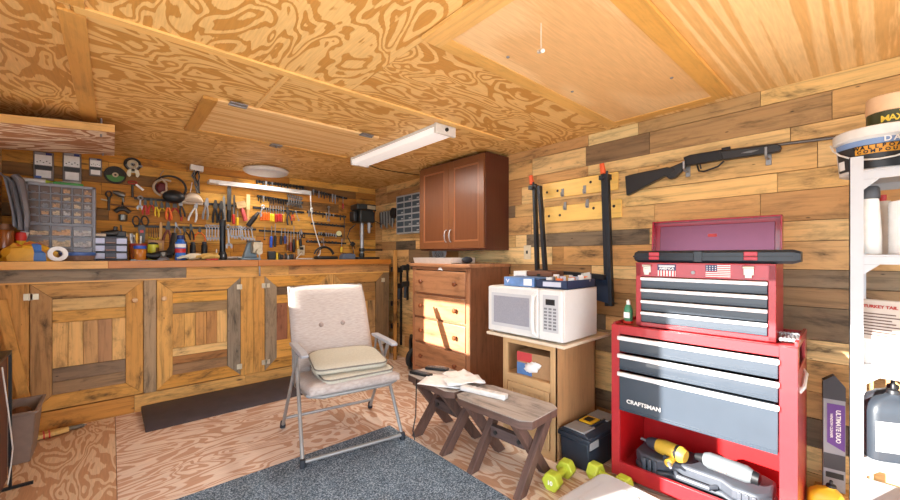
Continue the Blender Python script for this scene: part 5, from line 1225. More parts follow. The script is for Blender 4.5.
t = thing('steel_cup', 'small grey cylinder hanging below the t-handle tap', 'cylinder', wp(123, 214.5, YB-.035)); MB().lathe([(.026, 0), (.03, -.004), (.03, -.048), (.02, -.06)], n=18).build('body', M('chuck_grey', S(124, 120, 112), .35, .7), t)
# head lamp / face shield
t = thing('face_shield', 'black face shield with straps hanging on the wall above the pliers', 'face shield', wp(169, 187, YB-.13))
mb = MB(); mb.ring((.015, .03, .0), (.115, .105), .010, 'y', 26, a0=-40, a1=215); mb.build('head_band', BLACK, t)
mb = MB(); mb.ball((.035, 0, -.085), (.085, .06, .062), 18); mb.build('shield', BLACK, t)
mb = MB(); mb.ring((-.025, .02, -.01), (.085, .075), .009, 'y', 22, a0=60, a1=250); mb.build('inner_strap', M('strap_beige', S(176, 158, 136), .7), t)
mb = MB(); mb.tube([(-.06, .0, .07), (-.02, -.01, .03), (-.02, -.01, -.04), (-.06, 0, -.06), (.09, .0, -.045)], .008, 8); mb.build('strap', M('strap_beige', S(176, 158, 136), .7), t)
mb = MB(); mb.ball((-.05, .03, -.01), (.045, .03, .05), 12); mb.build('pad', M('maroon', S(92, 26, 26), .6), t)
mb = MB(); mb.tube([(-.03, .1, .16), (-.05, .1, .13), (-.055, .1, .1)], .003, 6); tag(mb.build('wire_hook', STEEL, loc=wp(169, 187, YB-.13)), 'thin wire hook on the wall above the face shield', 'hook')
# power adapter with cable bundle
t = thing('cable_bundle', 'bundle of black cables hanging from a white power outlet bar', 'cables', wp(197, 168, YB-.05))
MB().box(-.055, .055, 0, .045, -.025, .03, T=Matrix.Rotation(R(4), 4, 'Y')).build('outlet_bar', WHITEP, t, bevel=.006)
random.seed(3)
for k in range(7):
    x = random.uniform(-.035, .03); MB().tube([(x, .01, -.02), (x+random.uniform(-.03, .02), -.005, -.08), (x*.6+random.uniform(-.02, .02), .0, -.16), (x*.5+random.uniform(-.01, .03), .01, -.24), (x*.3, .015, -.2)], .0055, 6).build('cable', BLACK if k % 3 else M('cable_grey', S(120, 116, 112), .5), t)
# dust mask
t = thing('dust_mask', 'off white dust mask hanging on the wall over the crimping pliers', 'mask', wp(192.5, 203, YB-.05))
mb = MB(); n = 14; vs = []; fs = []
for i in range(n+1):
    a = math.pi*i/n
    for j in range(7): q = j/6; vs.append((.088*math.cos(a)*(1-.0*q), -.055*math.sin(a)*math.sin(q*math.pi/2)*1.0 if False else -.06*math.sin(q*math.pi)*math.sin(a), .10*math.sin(a)*q))
for i in range(n):
    for j in range(6): b0 = i*7+j; fs.append((b0, b0+7, b0+8, b0+1))
MB().add(vs, fs).build('shell', M('mask_white', S(232, 214, 190), .9), t, sharp=80).modifiers.new('th', 'SOLIDIFY').thickness = .004
MB().box(-.085, .085, -.008, .008, -.014, .004).build('rim', M('mask_rim', S(206, 184, 160), .9), t, bevel=.004)
MB().tube([(-.02, 0, .09), (-.005, .02, .16), (0, .03, .2)], .003, 6).build('strap', WHITEC, t)
# white LED bar with its cord
a = at_y(209, 181.5, YB-.13); b = at_y(310.5, 193.2, YB-.13); L = math.hypot(b[0]-a[0], b[1]-a[1])
t = thing('light_bar', 'slim white light bar mounted along the back wall over the tools', 'light bar', (a[0], YB-.13, a[1]), rot=(0, -math.atan2(b[1]-a[1], b[0]-a[0]), 0))
MB().box(0, L, -.012, .10, -.012, .022).build('housing', WHITEP, t, bevel=.003); MB().box(.08, L-.03, -.0125, .02, -.016, -.0122).build('lens', M('lens', S(238, 232, 228), .35), t); MB().box(L-.1, L+.004, -.016, .02, -.02, .024).build('end_cap', WHITEP, t, bevel=.003)
pts = [wp(310.5, 194, YB-.125), wp(311, 206, YB-.08), wp(312, 218, YB-.07), wp(316, 234, YB-.07), wp(320.5, 248, YB-.08), wp(320, 254, YB-.10), wp(316, 258, YB-.13)]
pts = [Vector(p) for p in pts]; pts[-1].z = 1.172; pts += [Vector((pts[-1].x-.12, YB-.16, 1.171)), Vector((pts[-1].x-.22, YB-.12, 1.171)), Vector(wp(301.5, 253, YB-.05))]
tag(MB().tube(pts, .0055, 8).build('cable', WHITEP), 'white cord running from the light bar down to the outlet', 'cord')
q = wp(311.3, 210, YB-.07); t = thing('cord_switch', 'white inline switch on the light bar cord', 'switch', q); MB().tube([(0, -.006, .03), (0, -.006, .02), (.002, -.006, -.02), (.004, -.006, -.03)], [.008, .015, .015, .008], 10).build('housing', WHITEP, t); MB().box(-.005, .005, -.025, -.019, -.008, .01).build('rocker', GREYP, t)
t = thing('outlet_plate', 'beige outlet plate with a plug on the back wall', 'outlet', wp(301.2, 250.3, YB-.012))
MB().box(-.042, .042, 0, .012, -.058, .058).build('plate', M('plate_beige', S(214, 196, 164), .4), t, bevel=.004); MB().box(-.016, .016, -.03, 0, .006, .036).build('plug', BLACK, t, bevel=.004); MB().box(-.014, .014, -.002, 0, -.038, -.012).build('receptacle', M('recept', S(176, 156, 128), .5), t)
# ================================================================= on the worktop
WZ = 1.1635
def bt(px, Y): dx, dy = _dir(px); return dx/dy*Y
# big grey parts cabinet
YC = 4.16
x0, zb = at_y(24.5, 258, YC); x1, zt = at_y(95.5, 187.5, YC)
t = thing('parts_cabinet', 'large grey parts cabinet of small clear drawers on the bench', 'parts cabinet', ((x0+x1)/2, YC, WZ)); w = (x1-x0)/2; h = zt-WZ
GB = M('cabinet_grey', S(146, 147, 156), .45)
mb = MB(); mb.box(-w, w, .012, .16, 0, h); mb.box(-w, w, 0, .02, 0, .012); mb.box(-w, w, 0, .02, h-.018, h); mb.box(-w, -w+.016, 0, .02, 0, h); mb.box(w-.016, w, 0, .02, 0, h)
hS, hL = h*.095, h*.148
zz = [.012]
for k in range(3): zz.append(zz[-1]+hL)
zmid = zz[-1]+.012; mb.box(-w, w, 0, .02, zz[-1]+.001, zmid-.001)
zs_ = [zmid+k*(h-.018-zmid)/5 for k in range(6)]
for z in zz[1:-1]+zs_[1:-1]: mb.box(-w, w, .0, .02, z-.003, z+.003)
mb.build('housing', GB, t)
DRW = M('drawer_clear', S(112, 98, 92), .18, trans=.15); CONT = [M('cont_%d' % k, c, .6, scale=90, var=.6) for k, c in enumerate((S(226, 176, 130), S(196, 150, 110), S(150, 150, 156), S(232, 206, 170), S(120, 96, 84), S(206, 200, 196)))]
random.seed(19)
def small_drawer(xa, xb, za, zb_, fill):
    d = MB(); d.box(xa+.004, xb-.004, -.003, .016, za+.004, zb_-.004); d = d.build('drawer', DRW, t, bevel=.002)
    hgt_ = zb_-za
    MB().box((xa+xb)/2-.012, (xa+xb)/2+.012, -.008, -.003, za+.005, za+.010).build('pull', GB, d)
    if fill is not None:
        m = MB(); n_ = 4
        for k in range(n_):
            xx = xa+.012+(xb-xa-.024)*(k+.5)/n_; m.box(xx-(xb-xa-.02)/n_*.55, xx+(xb-xa-.02)/n_*.55, -.0042, -.0032, za+.010, za+.012+hgt_*random.uniform(.25, .55))
        m.build('contents', CONT[fill], d)
cw = (2*w-.032)/6
FILL = [[None, None, None, 0, None, 1], [None, None, 1, 3, 0, 1], [None, 2, 0, 2, 3, 5], [None, 0, 3, 5, 3, 1], [None, None, None, 1, 3, 0]]
for r_ in range(5):
    for c in range(6): small_drawer(-w+.016+c*cw, -w+.016+(c+1)*cw, zs_[4-r_], zs_[5-r_], FILL[r_][c])
cw = (2*w-.032)/3; F2 = [[3, 0, 5], [0, 3, 5], [None, 1, 0]]
for r_ in range(3):
    for c in range(3): small_drawer(-w+.016+c*cw, -w+.016+(c+1)*cw, zz[2-r_], zz[3-r_], F2[r_][c])
PC_top = WZ+h; PCx = (x0+x1)/2
t = thing('caulk_tube', 'white tube with yellow green tip lying on the grey parts cabinet', 'tube', (at_y(34, 186, YC+.05)[0], YC+.05, PC_top+.017))
MB().tube([(-.09, 0, 0), (.06, 0, 0)], .016, 14).build('tube', WHITEP, t); MB().tube([(.06, 0, 0), (.075, 0, 0), (.15, 0, -.008)], [.012, .010, .004], 10).build('nozzle', M('yellow_green', S(190, 206, 50), .45), t)
t = thing('utility_knife', 'green handled knife lying on the grey parts cabinet', 'knife', (at_y(68, 187, YC+.04)[0], YC+.04, PC_top+.001))
MB().prism([(-.08, -.012), (.07, -.016), (.09, 0), (.07, .016), (-.08, .012)], 0, .022, 'xy').build('handle', GREEN, t, bevel=.005); MB().prism([(-.08, -.008), (-.10, 0), (-.08, .008)], .008, .012, 'xy').build('blade', STEEL, t)
t = thing('putty_tube', 'grey crumpled tube lying behind the green knife', 'tube', (at_y(67, 186, YC+.10)[0], YC+.10, PC_top+.02)); MB().tube([(-.09, 0, -.005), (-.06, 0, 0), (.06, 0, .012), (.08, 0, .014)], [.006, .015, .015, .010], 10).build('tube', M('tube_grey', S(196, 192, 186), .5), t); MB().cyl((-.09, 0, -.006), (-.115, 0, -.01), .007).build('cap', WHITEP, t)
# grey drop cloth and saw on left wall
mb = MB(); vs = []; fs = []; n = 12
prof = [(.00, 1.78), (.04, 1.74), (.07, 1.62), (.095, 1.50), (.10, 1.41)]
for (o_, z) in prof:
    for j in range(n+1): f = j/n; vs.append((XL+.035+o_*.7+f*(.09-.04*(1.74-z)), 4.02+.035*math.sin(f*15+z*3)-f*.03, z-.03*math.sin(f*3)))
for i in range(len(prof)-1):
    for j in range(n): a = i*(n+1)+j; fs.append((a, a+1, a+n+2, a+n+1))
o = MB().add(vs, fs).build('hanging_cloth', M('cloth_grey', S(134, 134, 142), .8), sharp=80); o.modifiers.new('th', 'SOLIDIFY').thickness = .006
tag(o, 'grey folded drop cloth hanging from the left wall by the parts cabinet', 'cloth')
t = thing('hand_saw', 'blue grey saw blade hanging flat on the left wall', 'saw', (XL+.012, 3.98, 1.72))
MB().prism([(0, .04), (.16, .04), (.15, -.18), (.08, -.26), (.0, -.22)], 0, .006, 'yz').build('blade', M('saw_blue', S(78, 88, 108), .45, .4), t); MB().box(0, .02, .03, .13, .0, .05).build('handle', M('dark_grip', S(58, 64, 74), .5), t, bevel=.006)
# cluttered little things in front of the parts cabinet
def bx_thing(name, label, cat, px, Y): return thing(name, label, cat, (bt(px, Y), Y, WZ))
t = bx_thing('plastic_bag', 'yellow and blue crumpled plastic bag on the left bench end', 'bag', 29, 3.96)
mb = MB(); n = 14; vs = []; fs = []; random.seed(31)
for i in range(8):
    th = math.pi/2*i/7; 
    for j in range(n): q = 2*math.pi*j/n; k = 1+random.uniform(-.16, .16); vs.append((.14*math.cos(th)*math.cos(q)*k, .065*math.cos(th)*math.sin(q)*k, .125*math.sin(th)*k if i else 0))
for i in range(7):
    for j in range(n): fs.append((i*n+j, i*n+(j+1) % n, (i+1)*n+(j+1) % n, (i+1)*n+j))
fs.append(tuple(range(n))[::-1])
mb.add(vs, fs, 0); 
for k in range(len(mb.mi)): mb.mi[k] = 1 if (n*.72 < k % n < n*.84 and k//n < 5) else (2 if k//n == 5 else 0)
mb.build('bag', [M('bag_yellow', S(224, 166, 46), .4), M('bag_blue', S(60, 110, 180), .4), M('bag_orange', S(196, 96, 34), .4)], t, sharp=20)
t = bx_thing('glue_tube', 'white glue tube leaning behind the plastic bag', 'tube', 14, 4.12)
T = Matrix.Rotation(R(14), 4, 'Y'); MB().tube([T @ Vector((0, 0, .02)), T @ Vector((0, 0, .22))], .022, 12).build('tube', WHITEP, t)
t = bx_thing('spray_nozzle', 'red and yellow nozzle poking up behind the plastic bag', 'nozzle', 21, 4.08)
MB().lathe([(.018, 0), (.02, .1), (.02, .14), (.012, .17)], n=14).build('body', M('pale_bottle', S(196, 190, 180), .5), t); MB().lathe([(.026, .145), (.03, .17), (.024, .205), (.008, .21)], n=14).build('cap', REDP, t); MB().lathe([(.022, .11), (.026, .12), (.026, .144)], n=14).build('collar', YELLOW, t)
t = bx_thing('jar', 'amber jar at the far left end of the bench', 'jar', 3.5, 4.06); MB().lathe([(.05, 0), (.052, .01), (.052, .20), (.046, .22)], n=20).build('body', M('amber_glass', S(150, 84, 28), .2, trans=.2), t); MB().lathe([(.05, .221), (.052, .225), (.05, .26), (.01, .262)], n=20).build('lid', M('rusty', S(122, 84, 60), .5, .5), t)
t = thing('tape_roll', 'white roll of tape standing on the bench edge', 'tape', (bt(57.5, 3.88), 3.88, WZ+.052), R(12))
mb = MB(); mb.lathe([(.026, -.018), (.052, -.018), (.052, .018), (.026, .018), (.026, -.018)], n=30, T=Matrix.Rotation(R(90), 4, 'X')); mb.f = mb.f[:-2]; mb.mi = mb.mi[:-2]; k = sum(len(f) for f in mb.f); mb.uv = mb.uv[:k]; mb.t = mb.t[:k]
mb.build('roll', WHITEC, t)
t = bx_thing('plastic_tub', 'blue lidded plastic tub of screws in front of the parts cabinet', 'tub', 78, 4.06)
MB().lathe([(.085, 0), (.09, .004), (.095, .04)], n=28).build('tub', M('tub_clear', S(150, 116, 96), .3, scale=70, var=.4), t); MB().lathe([(.10, .04), (.102, .044), (.10, .062), (.09, .066), (.01, .066)], n=28).build('lid', M('tub_blue', S(70, 106, 176), .35), t)
# black three-drawer organiser
YO = 4.17; x0 = bt(93, YO); x1 = bt(127.5, YO); z1 = at_y(110, 236.5, YO)[1]; w = (x1-x0)/2; h = z1-WZ
t = thing('drawer_organizer', 'black three-drawer organizer with pale fronts on the bench', 'organizer', ((x0+x1)/2, YO, WZ))
DO = M('organizer_black', S(40, 42, 52), .4); LAV = M('lavender_front', S(196, 200, 226), .35, var=.05); MIDB = M('organizer_mid', S(72, 66, 76), .4)
mb = MB(); mb.box(-w, w, .01, .14, 0, h); 
for k in range(4): mb.box(-w, w, 0, .02, k*(h-.012)/3, k*(h-.012)/3+.012)
mb.build('housing', DO, t, bevel=.002)
for k in range(3):
    z0 = k*(h-.012)/3+.014; z2 = (k+1)*(h-.012)/3-.002
    d = MB().box(-w*.33, w*.33, -.006, .012, z0, z2).build('drawer', MIDB, t, bevel=.002)
    MB().box(-w*.28, w*.28, -.014, -.006, z0+.004, z0+.014).build('pull', M('pull_tan', S(150, 112, 92), .5), d)
    for xa, xb in ((-w+.004, -w*.34), (w*.34, w-.004)): MB().box(xa, xb, -.005, .012, z0, z2).build('clear_front', LAV, d, bevel=.002)
ZO = WZ+h+.0005
def on_org(name, label, cat, px): return thing(name, label, cat, (bt(px, YO+.06), YO+.06, ZO))
t = on_org('sanding_sponge', 'pale sanding block on the left of the black organizer', 'sponge', 98.5); MB().box(-.045, .045, -.025, .025, 0, .022).build('block', M('mask_white', S(232, 214, 190), .9), t, bevel=.004); MB().box(-.045, .045, -.025, .025, .0225, .03).build('grit', M('grit', S(110, 92, 76), .9), t)
t = on_org('engine_part', 'dark lumpy metal part lying on the black organizer', 'metal part', 111); mb = MB(); mb.tube([(-.06, 0, .02), (-.02, 0, .025), (.03, 0, .03), (.05, 0, .05)], [.018, .025, .03, .02], 12); mb.cyl((.02, 0, .03), (.03, 0, .085), .014); mb.build('casting', DSTEEL, t); MB().cyl((-.06, 0, .02), (-.09, 0, .02), .012).build('shaft', M('zinc', S(206, 196, 170), .45, .4), t)
t = on_org('small_clamp', 'dark tool with upright stem at the right of the organizer', 'tool', 121.5); MB().box(-.035, .03, -.02, .02, 0, .05).build('body', BLACK, t, bevel=.006); MB().cyl((0, 0, .05), (-.004, 0, .10), .006).build('stem', DSTEEL, t)
t = on_org('wood_wedge', 'orange wood wedge on the right corner of the organizer', 'wedge', 126); MB().prism([(-.025, 0), (.04, 0), (-.02, .05)], -.012, .012, 'xz', axis=0, tint=S(206, 140, 66)).build('wedge', W_CAB, t)
# mug of pens, bottles, cans
t = bx_thing('pen_mug', 'brown and red mug holding white pens', 'mug', 138.5, 4.20)
MB().lathe([(.058, 0), (.06, .004), (.06, .11)], n=26).build('body', M('mug_brown', S(164, 84, 30), .35, scale=22, var=.35), t); MB().lathe([(.061, .11), (.062, .112), (.062, .142), (.055, .142), (.054, .10)], n=26).build('rim', M('mug_red', S(150, 50, 34), .4), t)
mb = MB(); mb.ring((-.012, -.058, .07), (.016, .022), .004, 'y'); mb.build('emblem', M('mug_yellow', S(222, 176, 90), .5), t)
random.seed(8)
for k in range(7):
    dx_, dy_ = random.uniform(-.03, .03), random.uniform(-.02, .02)
    mb = MB(); mb.cyl((0, 0, 0), (dx_*.8, dy_*.6, .17+random.uniform(0, .05)), .006, n=8); mb.cyl((dx_*.8*.86, dy_*.6*.86, .16), (dx_*.8, dy_*.6, .18+random.uniform(0, .04)), .007, n=8)
    tag(mb.build('pen', [WHITEP, STEEL, WHITEP, BLACK, WHITEP, M('pen_yellow', S(236, 180, 40), .4), STEEL][k], loc=(bt(138.5, 4.2)+dx_, 4.2+dy_, WZ+.008)), '%s pen standing in the brown mug' % ['white', 'silver', 'white', 'black', 'white', 'yellow', 'silver'][k], 'pen', 'pens in the mug')
t = bx_thing('pill_bottle', 'amber bottle with blue lid in front of the mug', 'bottle', 140, 4.02); MB().lathe([(.038, 0), (.04, .004), (.04, .085), (.034, .095)], n=22).build('body', M('amber_orange', S(206, 124, 30), .25, trans=.15), t); MB().lathe([(.042, .0955), (.043, .1), (.042, .12), (.01, .121)], n=22).build('lid', BLUE, t)
t = bx_thing('oil_can', 'yellow green can with dark top right of the amber bottle', 'can', 153.3, 4.16); MB().lathe([(.038, 0), (.04, .004), (.04, .135)], n=22).build('body', M('can_lime', S(206, 200, 40), .4), t); MB().lathe([(.036, .1355), (.032, .15), (.01, .156)], n=22).build('cap', BLACK, t); wraplabel(.0405, .0405, .02, .11, -70, 10, M('label_tan', S(120, 92, 50), .5), t)
t = bx_thing('tan_box', 'thin tan cardboard box behind the yellow green can', 'box', 156, 4.27); MB().box(-.055, .055, -.02, .02, 0, .175).build('carton', M('carton_tan', S(196, 150, 106), .7), t); MB().box(-.04, .04, -.0215, -.02, .1, .15).build('printed_label', M('mug_yellow', S(222, 176, 90), .5), t)
t = bx_thing('angle_grinder', 'black angle grinder lying on the bench', 'power tool', 163, 4.06)
mb = MB(); mb.tube([(-.12, -.02, .05), (-.08, -.02, .035), (-.02, 0, .045), (.06, .02, .055)], [.02, .026, .034, .036], 14); mb.build('body', BLACK, t)
mb = MB(); mb.tube([(.05, .02, .06), (.075, .05, .11), (.085, .08, .19), (.088, .09, .24)], [.034, .032, .026, .018], 12); mb.build('handle', M('dark_grip2', S(40, 38, 38), .55), t)
MB().lathe([(.03, 0), (.045, .004), (.045, .012), (.02, .03)], (0.0, -.03, 0), 20).build('guard', STEEL, t)
MB().lathe([(.02, .03), (.026, .05), (.02, .07)], (0, -.03, 0), 16).build('gear_head', M('chuck_grey', S(124, 120, 112), .35, .7), t)
t = bx_thing('steel_rule', 'short steel rule lying flat at the bench edge before the mug', 'ruler', 147, 3.88); MB().box(-.10, .10, -.014, .014, 0, .004).build('blade', STEEL, t); MB().box(-.10, -.07, -.014, .014, .0041, .010).build('stop', M('cyan_grip', S(110, 160, 176), .5), t)
t = bx_thing('cleaner_bottle', 'blue cleaner bottle with red band on the bench', 'bottle', 180.5, 4.0)
MB().lathe([(.036, 0), (.04, .006), (.04, .05), (.036, .06), (.036, .1), (.04, .11), (.04, .145), (.022, .18)], n=24, mis=None).build('body', M('bottle_blue', S(36, 104, 196), .3), t); wraplabel(.0405, .0405, .065, .1, 150, 330, REDP, t, 'red_band'); wraplabel(.0405, .0405, .11, .14, 150, 330, WHITEC, t, 'white_band'); MB().lathe([(.024, .18), (.026, .184), (.025, .212), (.02, .216), (.01, .216)], n=20).build('cap', M('cap_navy', S(30, 44, 100), .4), t)
t = bx_thing('work_gloves', 'pile of off white work gloves on the bench', 'gloves', 200.5, 3.96); random.seed(12)
GLV = [M('glove_white', S(226, 216, 190), .9), M('glove_tan', S(206, 168, 92), .9)]
for k in range(2):
    mb = MB(); o_ = (-.045, .05)[k]; mb.ball((o_, 0, .032), (.07, .05, .03), 14)
    for j in range(4): y_ = -.036+j*.022; mb.tube([(o_-.04, y_, .03+.006*k), (o_-.09, y_*1.2, .028), (o_-.115-.01*(j % 2), y_*1.25, .016)], [.014, .012, .009], 8)
    mb.tube([(o_, -.04, .03), (o_-.03, -.065, .024), (o_-.05, -.07, .016)], [.014, .013, .010], 8)
    mb.tube([(o_+.05, 0, .03), (o_+.09, .0, .026)], [.038, .034], 12, flat=.6); mb.build('glove', GLV[k], t)
t = bx_thing('red_cap', 'red plastic piece lying right of the work gloves', 'plastic part', 212.5, 3.95); MB().box(-.055, .04, -.02, .02, 0, .014).build('plate', REDP, t, bevel=.003); MB().cyl((.03, 0, .0), (.03, 0, .02), .016).build('knob', M('dark_red', S(172, 40, 30), .4), t)
for k, (px, y0, wd, hh, lab) in enumerate(((185.5, 4.28, .018, .17, 'slim black bottle behind the blue cleaner bottle'), (192.8, 4.27, .024, .165, 'black bottle with red collar behind the work gloves'), (204.3, 4.28, .026, .17, 'black tall can right of the red collared bottle'))):
    t = bx_thing('black_bottle', lab, 'bottle', px, y0); MB().lathe([(wd*.95, 0), (wd, .004), (wd, hh*.8), (wd*.7, hh*.9)], n=18).build('body', BLACK, t); MB().lathe([(wd*.75, hh*.9), (wd*.75, hh), (.004, hh+.004)], n=14).build('cap', M('dark_grip', S(58, 64, 74), .5), t)
    if k == 1: MB().lathe([(wd*1.05, .015), (wd*1.1, .02), (wd*1.1, .04), (wd, .045)], n=18).build('collar', REDP, t)
t = bx_thing('oil_dropper', 'tiny clear bottle with white tip left of the flashlight', 'bottle', 216.5, 4.1); MB().lathe([(.014, 0), (.015, .05), (.007, .065)], n=14).build('body', M('mug_yellow', S(222, 176, 90), .5), t); MB().lathe([(.006, .0655), (.003, .1), (.001, .1)], n=10).build('tip', WHITEP, t)
t = bx_thing('flashlight', 'tall black flashlight standing on its head on the bench', 'flashlight', 222.6, 4.1)
MB().lathe([(.036, 0), (.038, .004), (.038, .045), (.026, .075)], n=24).build('head', BLACK, t); MB().lathe([(.025, .075), (.025, .32)], n=24).build('barrel', M('flash_black', S(18, 18, 22), .3, .3), t); MB().lathe([(.0265, .32), (.027, .33), (.027, .375), (.022, .382), (.01, .382)], n=24).build('tail_cap', BLACK, t); MB().box(-.004, .004, -.04, -.035, .03, .05).build('switch', CHROME, t)
# vise
t = bx_thing('bench_vise', 'grey bench vise with steel jaws on the bench edge', 'vise', 252, 3.90)
VG = M('vise_grey', S(132, 150, 160), .45, .2, scale=18, var=.3)
mb = MB(); mb.prism([(-.105, -.07), (.06, -.07), (.06, .07), (-.105, .07)], 0, .022, 'xy'); mb.prism([(-.075, .022), (.045, .022), (.035, .10), (.02, .165), (-.03, .165), (-.05, .10)], .0, .06, 'xz'); mb.build('base', VG, t, bevel=.006)
mb = MB(); mb.box(-.015, .07, -.095, -.005, .06, .165); mb.build('front_jaw', M('vise_face', S(190, 176, 150), .4, .4, scale=30, var=.3), t, bevel=.008)
mb = MB(); mb.box(-.045, .075, -.012, .012, .165, .182); mb.build('jaw_plate', DSTEEL, t, bevel=.002)
mb = MB(); mb.cyl((.03, -.094, .075), (.03, -.135, .075), .026); mb.build('screw_head', M('vise_face', S(190, 176, 150), .4, .4, scale=30, var=.3), t)
mb = MB(); mb.cyl((.03, -.125, .07), (.03, -.138, -.135), .007); mb.ball((.03, -.138, -.138), .010, 10); mb.build('lever', STEEL, t)
t = bx_thing('steel_pipe', 'grey pipe lying on the bench left of the vise', 'pipe', 236, 4.1); MB().tube([(-.09, 0, .016), (.16, 0, .016)], .015, 12).build('pipe', M('pipe_grey', S(150, 136, 124), .4, .5), t); MB().cyl((-.09, 0, .016), (-.10, 0, .016), .018).build('collar', DSTEEL, t)
# tape measure row near outlet
t = bx_thing('tape_measure', 'black tape measure with yellow edge right of the vise', 'tape measure', 272.5, 4.08); MB().box(-.05, .03, -.022, .022, 0, .085).build('case', BLACK, t, bevel=.01); MB().box(.031, .048, -.02, .02, 0, .07).build('edge', YELLOW, t, bevel=.003)
random.seed(77)
for k in range(8):
    px = 279.5+k*2.1; Y = 4.12; hh = random.uniform(.04, .07)
    mb = MB(); mb.lathe([(.014, 0), (.016, .004), (.016, hh*.7), (.010, hh)], n=12)
    tag(mb.build('spray_tip', [DSTEEL, BLACK, M('rusty', S(122, 84, 60), .5, .5), DSTEEL, STEEL][k % 5], loc=(bt(px, Y), Y, WZ)), ORD[k]+' small metal fitting in the row between tape measure and outlet', 'fitting', 'fittings on the bench')
t = bx_thing('cable_coil', 'black coiled cable and pouch on the bench right of the white cord', 'cable', 326, 4.10)
mb = MB(); mb.ring((-.02, 0, .03), (.115, .11), .009, 'y', 24, a0=15, a1=165); mb.ring((.0, .03, .01), (.10, .12), .007, 'y', 20, a0=20, a1=160); mb.build('cable', BLACK, t); MB().box(-.12, .12, -.06, .06, 0, .035).build('pouch', BLACK, t, bevel=.012)
t = bx_thing('charger_box', 'slate blue grey charger box on the bench by the drill press', 'charger', 347, 3.98); mb = MB(); mb.prism([(-.07, 0), (.08, 0), (.08, .05), (.06, .062), (-.05, .062), (-.07, .03)], -.05, .05, 'xz'); mb.build('case', M('slate_box', S(84, 92, 108), .45), t, bevel=.004); MB().box(-.04, .05, -.02, .03, .062, .068).build('top_plate', M('organizer_black', S(40, 42, 52), .4), t)
# drill press
t = bx_thing('drill_press', 'black bench drill press in the corner of the workbench', 'drill press', 364, 4.08)
DP = M('press_black', S(40, 40, 38), .4, .2)
MB().prism(rr(.15, .13, .03), 0, .025, 'xy').build('base', DP, t, bevel=.004)
MB().cyl((0, .05, .025), (0, .05, .48), .023).build('column', CHROME, t)
MB().lathe([(.03, .025), (.034, .03), (.03, .07)], (0, .05, 0), 18).build('column_collar', DP, t)
mb = MB(); mb.prism(rr(.13, .02, .01), .10, .118, 'xy', T=Matrix.Translation((.1, -.03, 0))); mb.cyl((0, .05, .09), (0, .05, .13), .034); mb.build('table', DP, t)
mb = MB(); mb.prism([(-.10, .43), (.09, .43), (.09, .55), (.06, .575), (-.10, .575)], -.10, .12, 'xz'); mb.build('head', DP, t, bevel=.01)
mb = MB(); mb.prism([(-.14, -.09), (.10, -.12), (.13, .06), (.06, .13), (-.12, .12)], .576, .645, 'xy'); mb.build('belt_cover', DP, t, bevel=.015)
MB().box(-.02, .085, -.123, -.113, .585, .628).build('nameplate', M('plate_tan', S(150, 134, 108), .45), t)
MB().box(-.15, -.105, -.04, .08, .44, .56).build('motor', M('press_motor', S(30, 30, 32), .45), t, bevel=.012)
MB().tube([(.04, -.05, .43), (.04, -.05, .36), (.04, -.05, .345), (.04, -.05, .31)], [.022, .022, .018, .012], 14).build('chuck', CHROME, t)
for a in (-35, 85, 205):
    mb = MB(); c = Vector((.10, -.03, .47)); d = Vector((.35, 0, 0))+Vector((0, math.cos(R(a)), math.sin(R(a)))); d.normalize(); mb.cyl(c, c+d*.13, .005); mb.ball(c+d*.13, .014, 8); mb.build('feed_handle', BLACK, t)
tag(MB().tube([Vector((bt(356, 4.2), 4.2, WZ+.42)), Vector((bt(350, 4.24), 4.24, WZ+.36)), Vector((bt(347.5, 4.27), 4.27, WZ+.27)), Vector((bt(351, 4.28), 4.28, WZ+.19)), Vector((bt(353.5, 4.26), 4.26, WZ+.1)), Vector((bt(354, 4.22), 4.22, WZ+.01))], .006, 6).build('cable', BLACK), 'black cord looping down left of the drill press', 'cord')
t = thing('wall_plug', 'black plug block hanging on the drill press cord', 'plug', (bt(352.6, 4.25), 4.25, WZ+.175)); MB().box(-.026, .022, -.02, .02, -.02, .03, T=Matrix.Rotation(R(35), 4, 'Y')).build('body', BLACK, t, bevel=.006); MB().cyl((.02, 0, -.02), (.03, 0, -.05), .006).build('strain_relief', BLACK, t)
# ================================================================= right wall
def wr(px, py, X=XR-.02): y, z = at_x(px, py, X); return (X, y, z)
# drill bit rack and parts cabinet by the wall cabinet
p = wr(381, 202.5, XR-.03); p2 = wr(396, 199, XR-.03)
t = thing('bit_rack', 'dark rack of grey drill bits on the right wall in the corner', 'rack', (XR-.03, (p[1]+p2[1])/2, 1.66)); ww = abs(p[1]-p2[1])/2
MB().box(-.012, .02, -ww, ww, .0, .03).build('rail', STRIP, t)
for k in range(11): MB().cyl((-.02, -ww+.015+k*(2*ww-.03)/10, .09+.008*(k % 2)), (-.02, -ww+.015+k*(2*ww-.03)/10, -.06-.02*((k*3) % 4)), .012, .007, n=8).build('drill_bit', [DSTEEL, M('file_grey', S(128, 126, 122), .5, .3)][k % 2], t)
pa = wr(396.5, 184, XR-.09); pb = wr(418.5, 230, XR-.09)
y1_, y0_ = pa[1], wr(420.5, 184, XR-.09)[1]
t = thing('small_parts_cabinet', 'small grey parts cabinet hung on the right wall beside the cherry cabinet', 'parts cabinet', (XR-.09, (y0_+y1_)/2, 1.455)); hw_ = (y1_-y0_)/2; hh_ = .44
GB2 = M('cab_slate', S(158, 162, 166), .45)
MB().box(.004, .085, -hw_, hw_, 0, hh_).build('housing', GB2, t, bevel=.002)
mb = MB()
for k in range(7): z = k*(hh_-.016)/6; mb.box(-.003, .004, -hw_, hw_, z, z+.016)
for k in range(4): y = -hw_+k*(2*hw_-.014)/3; mb.box(-.003, .004, y, y+.014, 0, hh_)
mb.build('front_grid', GB2, t)
